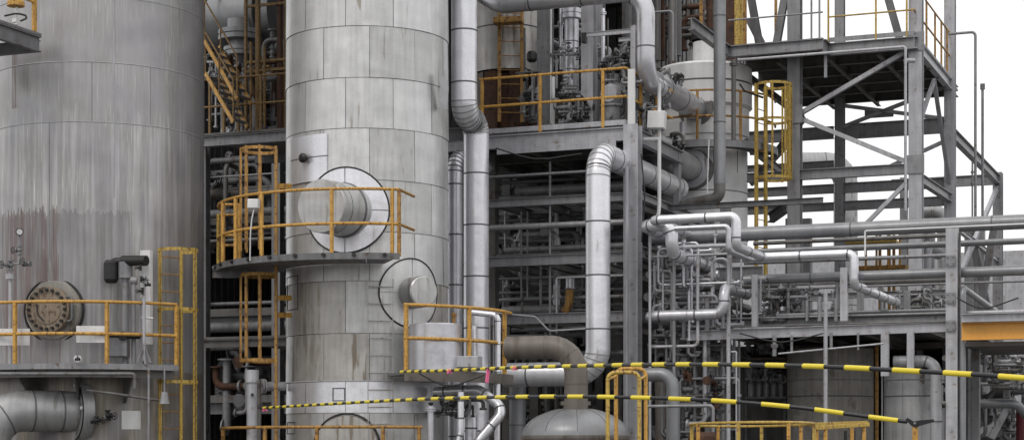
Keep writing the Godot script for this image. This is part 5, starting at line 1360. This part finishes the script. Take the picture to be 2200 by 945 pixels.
	# stub uprights standing on the rack floor
	for q in [[1762, 637, 34.6, 9, "short grey stub beside the rack downpipe left"], [1797, 640, 34.7, 8, "short grey stub beside the rack downpipe right"], [1735, 645, 35.2, 7, "short grey stub standing alone on the rack floor"]]:
		pipe(q[4], "steel", q[3], [[q[0], q[1], q[2]], ["V", 690]], 0)
	# small manifolds in the tangle right of the deck column
	manifold("tangle of small pipes right of the middle deck column upper", 1390, 500, 1560, 600, 37.2, 20, 61, ["steel", "pipe_dark", "jacket_dull", "steel_light"], 8, 6)
	manifold("tangle of small pipes right of the middle deck column lower", 1390, 600, 1600, 700, 37.4, 22, 62, ["steel", "pipe_dark", "jacket_dull", "darksteel"], 9, 7)
	manifold("valves and tubes standing on the rack floor left", 1620, 615, 1750, 690, 36.4, 16, 63, ["pipe_dark", "steel", "darksteel", "valve"], 7, 8)
	manifold("valves and tubes standing on the rack floor right", 1880, 620, 2035, 685, 39.5, 14, 64, ["pipe_dark", "steel", "valve"], 7, 7)
	manifold("pipes in the shade under the rack beam left", 1395, 690, 1560, 790, 37.6, 20, 65, ["pipe_dark", "steel", "darksteel"], 8, 6)
	manifold("slim pale pipes in front of the tangle right of the deck column", 1395, 500, 1600, 730, 36.0, 26, 66, ["steel", "steel_light", "jacket"], 6, 8, .5)
	manifold("slim pale pipes hanging below the rack beam left", 1400, 700, 1600, 930, 36.4, 18, 67, ["steel", "steel_light", "pipe_grey"], 7, 6, .5)
	manifold("slim pipes standing among the rack posts", 1620, 600, 1830, 690, 35.9, 16, 68, ["steel", "steel_light", "valve"], 6, 8, .4)
	var slack := [["slack black cable drooping below the raised deck edge", [[1065, 318, 35.9], [1150, 345, 35.9], [1250, 330, 35.7]]], ["slack black cable hung along the rack front beam", [[1590, 716, 33.8], [1680, 740, 33.7], [1770, 716, 33.6]]], ["slack black cable looping down the deck column", [[1378, 330, 35.7], [1386, 420, 35.7], [1379, 520, 35.7]]], ["slack black cable between rack column and right bay", [[2058, 640, 33.7], [2110, 668, 33.6], [2190, 640, 33.5]]], ["slack black cable drooping from the lower right gallery", [[900, 802, 31.2], [960, 835, 31.2], [1040, 806, 31.6]]]]
	for q in slack:
		var ra := [q[1][0]]
		for k in range(1, 3): ra.append(["P", q[1][k][0], q[1][k][1], q[1][k][2]])
		pipe(q[0], "black", 3.2, ra, 40.0, {"name": "cable", "cat": "cable", "run": "sheath"})
	# deep side beams of the deck running back
	var t2 := thing("cross_frame", "grey cross beams running back beside the middle deck column", "steel frame", P(1385, 970, 36.0))
	for q in [[1372, 540, .22], [1372, 676, .26], [1372, 420, .16]]:
		var p := P(q[0], q[1], 36.2)
		beam(t2, "beam", p, p + B * 6.0, .14, q[2], "steel")
		beam(t2, "beam", p + B * 2.0 + U * .0, p + B * 2.0 + A * 3.2, .12, q[2] * .7, "darksteel")
	beam(t2, "post", cp(1560, 40.5), cp(1560, 40.5, H(440, 40.5)), .2, .2, "steel", B)
	beam(t2, "panel_beam", P(1500, 590, 37.0), P(1640, 586, 36.6), .1, .26, "steel")
	# far background seen through the rack
	var u := thing("yellow_platform", "far yellow railed stair platform seen through the rack", "platform", P(1910, 640, 48))
	mb = MB.new(); box(mb, P(1855, 580, 48), P(1960, 577, 47.4), 1.2, .1); part(u, "deck", mb, M.yellow_rust)
	railing(u, [P(1855, 578, 47.4), P(1960, 575, 46.9)], 1.0, "yellow", [1862, 1885, 1910, 1935, 1955], "", .025, .5)
	mb = MB.new(); box(mb, P(1812, 524, 47), P(1930, 520, 46.6), .8, .08); part(u, "upper_deck", mb, M.yellow_old)
	for x in [1892, 1912, 1922]:
		mb = MB.new(); box(mb, cp(x, 47.2), cp(x, 47.2, H(505, 47.2)), .07, .07, A); part(u, "leg", mb, M.yellow_rust)
	for x in [1700, 1735, 2000, 2085, 2108]:
		mb = MB.new(); box(mb, cp(x, 50.5), cp(x, 50.5, H(470, 50.5)), .25, .25, B)
		solo("steel_post", mb, M.darksteel if x < 1900 else M.steel, {1700: "far dark post left of the silver duct behind the rack", 1735: "far dark post nearest the silver duct behind the rack", 2000: "far grey post behind the rack left of the rack column", 2085: "far grey post just right of the rack column", 2108: "far grey post in the right rack bay"}[x], "post")
	for q in [[1990, 500, 2010, 690, .22], [2085, 480, 2130, 690, .2], [2140, 480, 2105, 690, .2]]:
		mb = MB.new(); box(mb, P(q[0], q[1], 49), P(q[2], q[3], 49), q[4], q[4], B); solo("steel_brace", mb, M.darksteel, {1990: "dark slanting brace behind the rack left of its column", 2085: "dark slanting brace falling right in the right rack bay", 2140: "dark slanting brace falling left in the right rack bay"}[q[0]], "brace")
	pipe("far thick grey riser behind the rack", "pipe_grey", 26, [[1990, 670, 46], ["V", 528], ["b", 2.0]], 1.2)
	pipe("far slim grey riser behind the rack", "pipe_grey", 12, [[1975, 670, 46.5], ["V", 540]], 0)
	# low pale building far behind
	var f := thing("building", "pale grey low building far behind the right rack bay", "building", P(2100, 970, 75))
	mb = MB.new(); box(mb, P(1930, 970, 75) + U * -1.6 + B * 4.0, Vector3(P(1930, 970, 75).x, H(548, 75), -75) + B * 4.0, 18.0, 8.0, B); part(f, "wall", mb, M.steel_light)
	for k in 6:
		var x := 1960 + k * 45
		mb = MB.new(); box(mb, P(x, 640, 74.2), P(x + 26, 640, 74.2), .06, .9); part(f, "window", mb, M.darksteel)
	var g0 := go(P(1700, 970, 40.2), A, 1390); var g1 := go(g0, A, 2030)  # added roofed box; blocks light from behind so the space below stays dark
	g0.y = 0; g1.y = 0
	f = thing("shade_shelter", "added flat roofed shelter in the shade below the rack", "building", g0)
	var hr := H(722, 36.0)
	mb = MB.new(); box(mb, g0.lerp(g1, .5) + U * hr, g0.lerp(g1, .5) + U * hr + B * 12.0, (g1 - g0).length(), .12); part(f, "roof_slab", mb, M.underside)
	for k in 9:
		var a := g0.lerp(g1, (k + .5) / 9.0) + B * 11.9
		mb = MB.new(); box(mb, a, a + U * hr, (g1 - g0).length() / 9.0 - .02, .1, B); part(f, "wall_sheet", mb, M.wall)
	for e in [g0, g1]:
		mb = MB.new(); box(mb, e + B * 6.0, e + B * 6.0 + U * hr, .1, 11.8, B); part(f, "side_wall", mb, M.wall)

# ---------- below the rack ----------
func build_low_right() -> void:
	var mb: MB
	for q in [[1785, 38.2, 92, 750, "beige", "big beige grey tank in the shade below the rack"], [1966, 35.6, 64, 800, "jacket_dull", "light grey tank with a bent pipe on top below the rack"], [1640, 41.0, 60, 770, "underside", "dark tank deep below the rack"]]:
		var c := cp(q[0], q[1]); var R: float = q[2] * q[1] / F; var y: float = H(q[3], q[1])
		var t := thing("tank", q[5], "tank", c)
		mb = MB.new(); lathe(mb, [Vector2(0, y + R * .06), Vector2(R * .97, y), Vector2(R, y - .02), Vector2(R, 0)], c, U, 44); part(t, "shell", mb, M[q[4]])
		for yy in [815, 850]:
			if yy > q[3] + 10:
				mb = MB.new(); ring(mb, c + U * H(yy, q[1] - R), U, R + .002, .014, 40, 5); part(t, "seam_band", mb, M.seam if yy == 850 else M.steel)
		for k in 3:
			var p := on_ring(c, R + .002, -.6 + k * .62, 0)
			mb = MB.new(); tube(mb, [p, p + U * y], .008, 5); part(t, "weld_bead", mb, M[q[4]])
	pipe("grey pipe bending down in front of the light grey tank", "steel_light", 25, [[1922, 777, 34.8], ["A", 2013], ["G", 0.0]], 1.1, {"seam": 1.2})
	pipe("rust orange upright between the two tanks", "yellow_rust", 8, [[1885, 735, 37.5], ["G", 0.0]], 0)
	pipe("thin pale upright between the two tanks", "steel_light", 4, [[1897, 735, 35.8], ["G", 0.0]], 0)
	pipe("thin slanting conduit under the rack beam", "steel_light", 4, [[1673, 760, 33.9], ["P", 1900, 738, 33.8]], 0)
	for q in [[1665, 720, 765, 9], [1702, 720, 758, 6], [1787, 715, 748, 7], [1845, 715, 752, 5]]:
		pipe({1665: "short hanger pipe with a valve under the rack beam", 1702: "short plain hanger pipe under the rack beam", 1787: "short hanger beside the rack downpipe", 1845: "short hanger between the two rack posts"}[q[0]], "steel", q[3], [[q[0], q[1], 34.6], ["V", q[2]]], 0, {"flanges": [.2]} if q[0] == 1665 else {})
	pipe("grey hooked pipe right of the yellow loops", "pipe_grey", 30, [[1385, 805, 34.4], ["A", 1447], ["G", 0.0]], 1.1)
	pipe("wide brown upright behind the grey hooked pipe", "pipe_brown", 24, [[1420, 800, 36], ["G", 0.0]], 0)
	pipe("horizontal grey pipe crossing low right of the yellow loops", "steel", 7, [[1385, 873, 33.8], ["A", 1533], ["G", 0.0]], 1.2)
	pipe("thin conduit with square top behind the barrier", "steel_light", 4, [[1572, 756, 34.3], ["A", 1583], ["G", 0.0]], .5)
	for q in [[1552, 38.5, 28, "jacket_dull", "wide grey upright just left of the rack downpipes"], [1597, 39.2, 22, "pipe_dark", "wide dark upright right of the rack downpipes"], [1500, 39.6, 30, "pipe_brown", "brownish upright deep left under the rack"]]:
		pipe(q[4], q[3], q[2], [[q[0], 745, q[1]], ["G", 0.0]], 0)
	# rack of bottles in the shade
	var t := thing("bottle_rack", "shaded shelf rack holding gas bottles below the rack", "rack", P(1650, 855, 39))
	for y in [772, 817, 855]:
		mb = MB.new(); box(mb, P(1602, y, 39), P(1690, y - 1, 38.9), .3, .05); part(t, "shelf", mb, M.pipe_brown if y == 772 else M.darksteel)
	for x in [1604, 1688]:
		mb = MB.new(); box(mb, cp(x, 39), cp(x, 39, H(745, 39)), .06, .06, B); part(t, "upright", mb, M.darksteel)
	for k in 5:
		t = thing("gas_bottle", "small grey gas bottle on the shaded shelf rack, number %s from the left" % ["first", "second", "third", "fourth", "fifth"][k], "bottle", P(1615 + k * 16, 855, 38.9), "gas bottles on the shelf rack")
		mb = MB.new(); lathe(mb, [Vector2(0, .36), Vector2(.03, .36), Vector2(.03, .31), Vector2(.06, .27), Vector2(.07, .22), Vector2(.07, 0), Vector2(0, 0)], P(1615 + k * 16, 852.2, 38.85), U, 12); part(t, "body", mb, M.steel)
	manifold("small valves above the shaded shelf rack", 1605, 735, 1690, 770, 39, 10, 71, ["steel", "pipe_dark"], 7, 6, .3)
	manifold("small valves on the middle shelf in the shade", 1610, 788, 1690, 816, 38.9, 9, 72, ["steel", "valve"], 7, 7, .2)
	manifold("pipes and valves low right of the yellow loops", 1395, 790, 1550, 945, 36.5, 22, 73, ["pipe_dark", "steel", "rust", "darksteel"], 9, 8)
	manifold("valves beside the grey bent pipe of the light tank", 2018, 770, 2045, 880, 34.6, 8, 74, ["pipe_dark", "black", "steel"], 6, 5, .2)
	manifold("pipework in the right corner below the crane beam upper", 2085, 745, 2220, 830, 38, 20, 75, ["steel", "jacket_dull", "pipe_dark", "steel_light"], 10, 7)
	manifold("pipework in the right corner below the crane beam lower", 2085, 830, 2220, 945, 39, 18, 76, ["steel", "pipe_dark", "darksteel"], 10, 6)
	pipe("grey slanting pipe in the bottom right corner", "pipe_grey", 18, [[2120, 745, 36.5], ["B", 2185], ["V", 850]], 1.0)
	pipe("grey horizontal pipe in the bottom right corner", "pipe_grey", 20, [[2105, 868, 36.0], ["A", 2185], ["P", 2215, 900, 36.0], ["G", 0.0]], 1.0)
	pipe("dark red upright at the bottom right edge", "redpaint", 22, [[2196, 880, 36.5], ["G", 0.0]], 0)
	for q in [[2098, 34.8, "darksteel", 18], [2088, 36.0, "steel", 12], [2165, 38.5, "steel", 16]]:
		mb = MB.new(); box(mb, cp(q[0], q[1]), cp(q[0], q[1], H(735, q[1])), q[3] * q[1] / F, .16, B); solo("steel_post", mb, M[q[2]], {2098: "dark post supporting the orange crane beam", 2088: "grey post just right of the rack column pipes", 2165: "grey post in the bottom right corner pipework"}[q[0]], "post")
	mb = MB.new(); box(mb, P(2130, 945, 38), P(2178, 858, 38.4), .14, .14, B); solo("steel_brace", mb, M.steel, "grey slanting brace in the bottom right corner", "brace")
	mb = MB.new(); box(mb, P(2145, 800, 42), P(2165, 960, 42), .4, .2, B); solo("steel_brace", mb, M.underside, "dark slanting plate brace in the bottom right corner", "brace")

# ---------- nearest things ----------
func build_foreground() -> void:
	var mb: MB
	# yellow hoops
	var t := thing("hoop_guard", "yellow hoop guard rails right of the dome topped vessel", "guard rail", cp(1347, 28.5))
	for q in [[1306, 1374, 28.3, 800, "yellow_old"], [1324, 1388, 28.8, 792, "yellow"]]:
		mb = MB.new(); tube(mb, rounded([cp(q[0], q[2]), P(q[0], q[3], q[2]), P(q[1], q[3], q[2]), cp(q[1], q[2])], .12), .032, 10); part(t, "hoop", mb, M[q[4]])
	for q in [[1306, 803, 1324, 796], [1374, 803, 1388, 796]]:
		mb = MB.new(); tube(mb, [P(q[0], q[1] + 12, 28.3), P(q[2], q[3] + 12, 28.8)], .022, 8); part(t, "link", mb, M.yellow)
	# round guard rail at the lower right
	var c := cp(1614, 30.0); var R := .96; var y := H(912, 30.0)
	t = thing("oval_guard", "oval yellow guard rail at the bottom right of centre", "guard rail", c)
	for yy in [y, y - .5]:
		var op := []
		for k in 48: op.append(c + Vector3(sin(k * TAU / 48) * R, yy, cos(k * TAU / 48) * R * 2.4))
		mb = MB.new(); tube(mb, op, .022, 8, true); part(t, "handrail" if yy == y else "midrail", mb, M.yellow_old)
	for k in 8:
		var p := c + Vector3(sin(k * TAU / 8 + .3) * R, 0, cos(k * TAU / 8 + .3) * R * 2.4)
		mb = MB.new(); box(mb, p, p + U * y, .05, .05, A); part(t, "post", mb, M.yellow_old if k % 2 else M.yellow)
	var g := thing("side_guard", "short yellow guard rail joined to the oval guard", "guard rail", P(1800, 970, 30.2))
	for q in [[P(1742, 912, 30.0), P(1865, 908, 30.6)], [P(1750, 920, 29.6), P(1868, 912, 30.0)]]:
		mb = MB.new(); box(mb, q[0], q[1], .05, .06); part(g, "rail", mb, M.yellow_old)
	for q in [[1756, 29.65], [1775, 29.7], [1832, 30.3], [1858, 30.0]]:
		mb = MB.new(); box(mb, cp(q[0], q[1]), cp(q[0], q[1], H(915, q[1])), .055, .055, A); part(g, "post", mb, M.yellow)
	for q in [[1818, 31.0], [1836, 31.0]]:
		mb = MB.new(); tube(mb, [cp(q[0], q[1]), P(q[0], 925, q[1])], .03, 8); part(g, "bollard", mb, M.black)
	mb = MB.new(); lathe(mb, [Vector2(0, 1.95), Vector2(.22, 1.95), Vector2(.26, 1.87), Vector2(.26, 0), Vector2(0, 0)], cp(1510, 33.2, 0.0), U, 20); solo("motor", mb, M.rust, "rust brown motor case behind the oval yellow guard", "motor")
	# barrier post with head
	t = thing("barrier_post", "yellow barrier post with a black clamp head at the bottom right", "post", cp(1968, 17.0))
	mb = MB.new(); tube(mb, [cp(1968, 17.0), P(1968, 914, 17.0)], .028, 12); part(t, "post", mb, M.yellow)
	mb = MB.new(); prism(mb, [Vector2(-.17, .015), Vector2(-.05, -.02), Vector2(-.01, -.035), Vector2(.03, -.02), Vector2(.085, .035), Vector2(.065, .055), Vector2(.01, .02), Vector2(-.04, .03), Vector2(-.17, .04)], P(1967, 910, 17.05), P(1967, 910, 16.97), U); part(t, "clamp_head", mb, M.tape_black)
	mb = MB.new(); tube(mb, [P(1967, 909, 17.0), P(1967, 909, 16.94)], .012, 8); part(t, "bolt", mb, M.steel)
	# barrier ropes with yellow sleeves
	rope("upper black and yellow barrier rope sagging across the foreground", [[858, 799, 29], [960, 796, 26], [1100, 790, 22.5], [1250, 786, 20], [1420, 783, 18], [1600, 783.5, 16.6], [1780, 788, 15.6], [1960, 797, 14.9], [2100, 805, 14.4], [2240, 815, 14.0]])
	rope("lower black and yellow barrier rope ending at the yellow post", [[555, 877, 32.0], [740, 866, 26.5], [900, 858, 23], [1080, 853, 20.5], [1240, 852, 19.2], [1400, 855, 18.3], [1560, 862, 17.7], [1720, 876, 17.4], [1850, 893, 17.2], [1950, 906, 17.0]])
	for q in [[965, 797, 25.7, "pink ribbon knot at the left end of the upper barrier rope"], [1047, 801, 23.6, "long pink ribbon tail hanging from the upper barrier rope"], [1106, 790, 22.3, "pink ribbon knot nearest the orange end post on the rope"], [568, 878, 31.6, "small pink ribbon at the left end of the lower rope"]]:
		var s: float = q[2] / F * (.7 if q[0] != 1047 else 1.0)
		mb = MB.new()
		var p := P(q[0], q[1], q[2] - .03)
		if q[0] == 1047:
			prism(mb, [Vector2(-5 * s, 8 * s), Vector2(2 * s, 9 * s), Vector2(6 * s, -20 * s), Vector2(-1 * s, -22 * s)], p, p + Vector3(.01, 0, .012), U)
		else:
			ring(mb, p, Vector3(.2, .1, 1), 5 * s, 1.6 * s, 12, 6)
			prism(mb, [Vector2(-2 * s, 0), Vector2(5 * s, 1 * s), Vector2(9 * s, -9 * s), Vector2(4 * s, -8 * s)], p, p + Vector3(.008, 0, .012), U)
			prism(mb, [Vector2(2 * s, 0), Vector2(-5 * s, 1 * s), Vector2(-10 * s, -7 * s), Vector2(-5 * s, -8 * s)], p + Vector3(0, 0, .014), p + Vector3(.006, 0, .022), U)
		solo("ribbon", mb, M.pink, q[3], "ribbon")
func rope(label: String, ctl: Array) -> void:
	var cv := Curve3D.new()
	var pp := []
	for q in ctl: pp.append(P(q[0], q[1], q[2]))
	for k in pp.size():
		var tan_v: Vector3 = (pp[min(k + 1, pp.size() - 1)] - pp[max(k - 1, 0)]) / 6.0
		cv.add_point(pp[k], -tan_v, tan_v)
	var L := cv.get_baked_length()
	var t := thing("barrier_rope", label, "barrier", pp[-1])
	var mb := MB.new(); var pts := []
	for k in 121: pts.append(cv.sample_baked(L * k / 120.0, true))
	tube(mb, pts, .0195, 10); part(t, "cord", mb, M.tape_black)
	var s := fposmod(L - .36, .51)
	while s < L - .15:
		mb = MB.new(); pts = []
		for k in 5: pts.append(cv.sample_baked(s + .27 * k / 4.0, true))
		tube(mb, pts, .0225, 12); part(t, "sleeve", mb, M.tape_yellow)
		s += .51
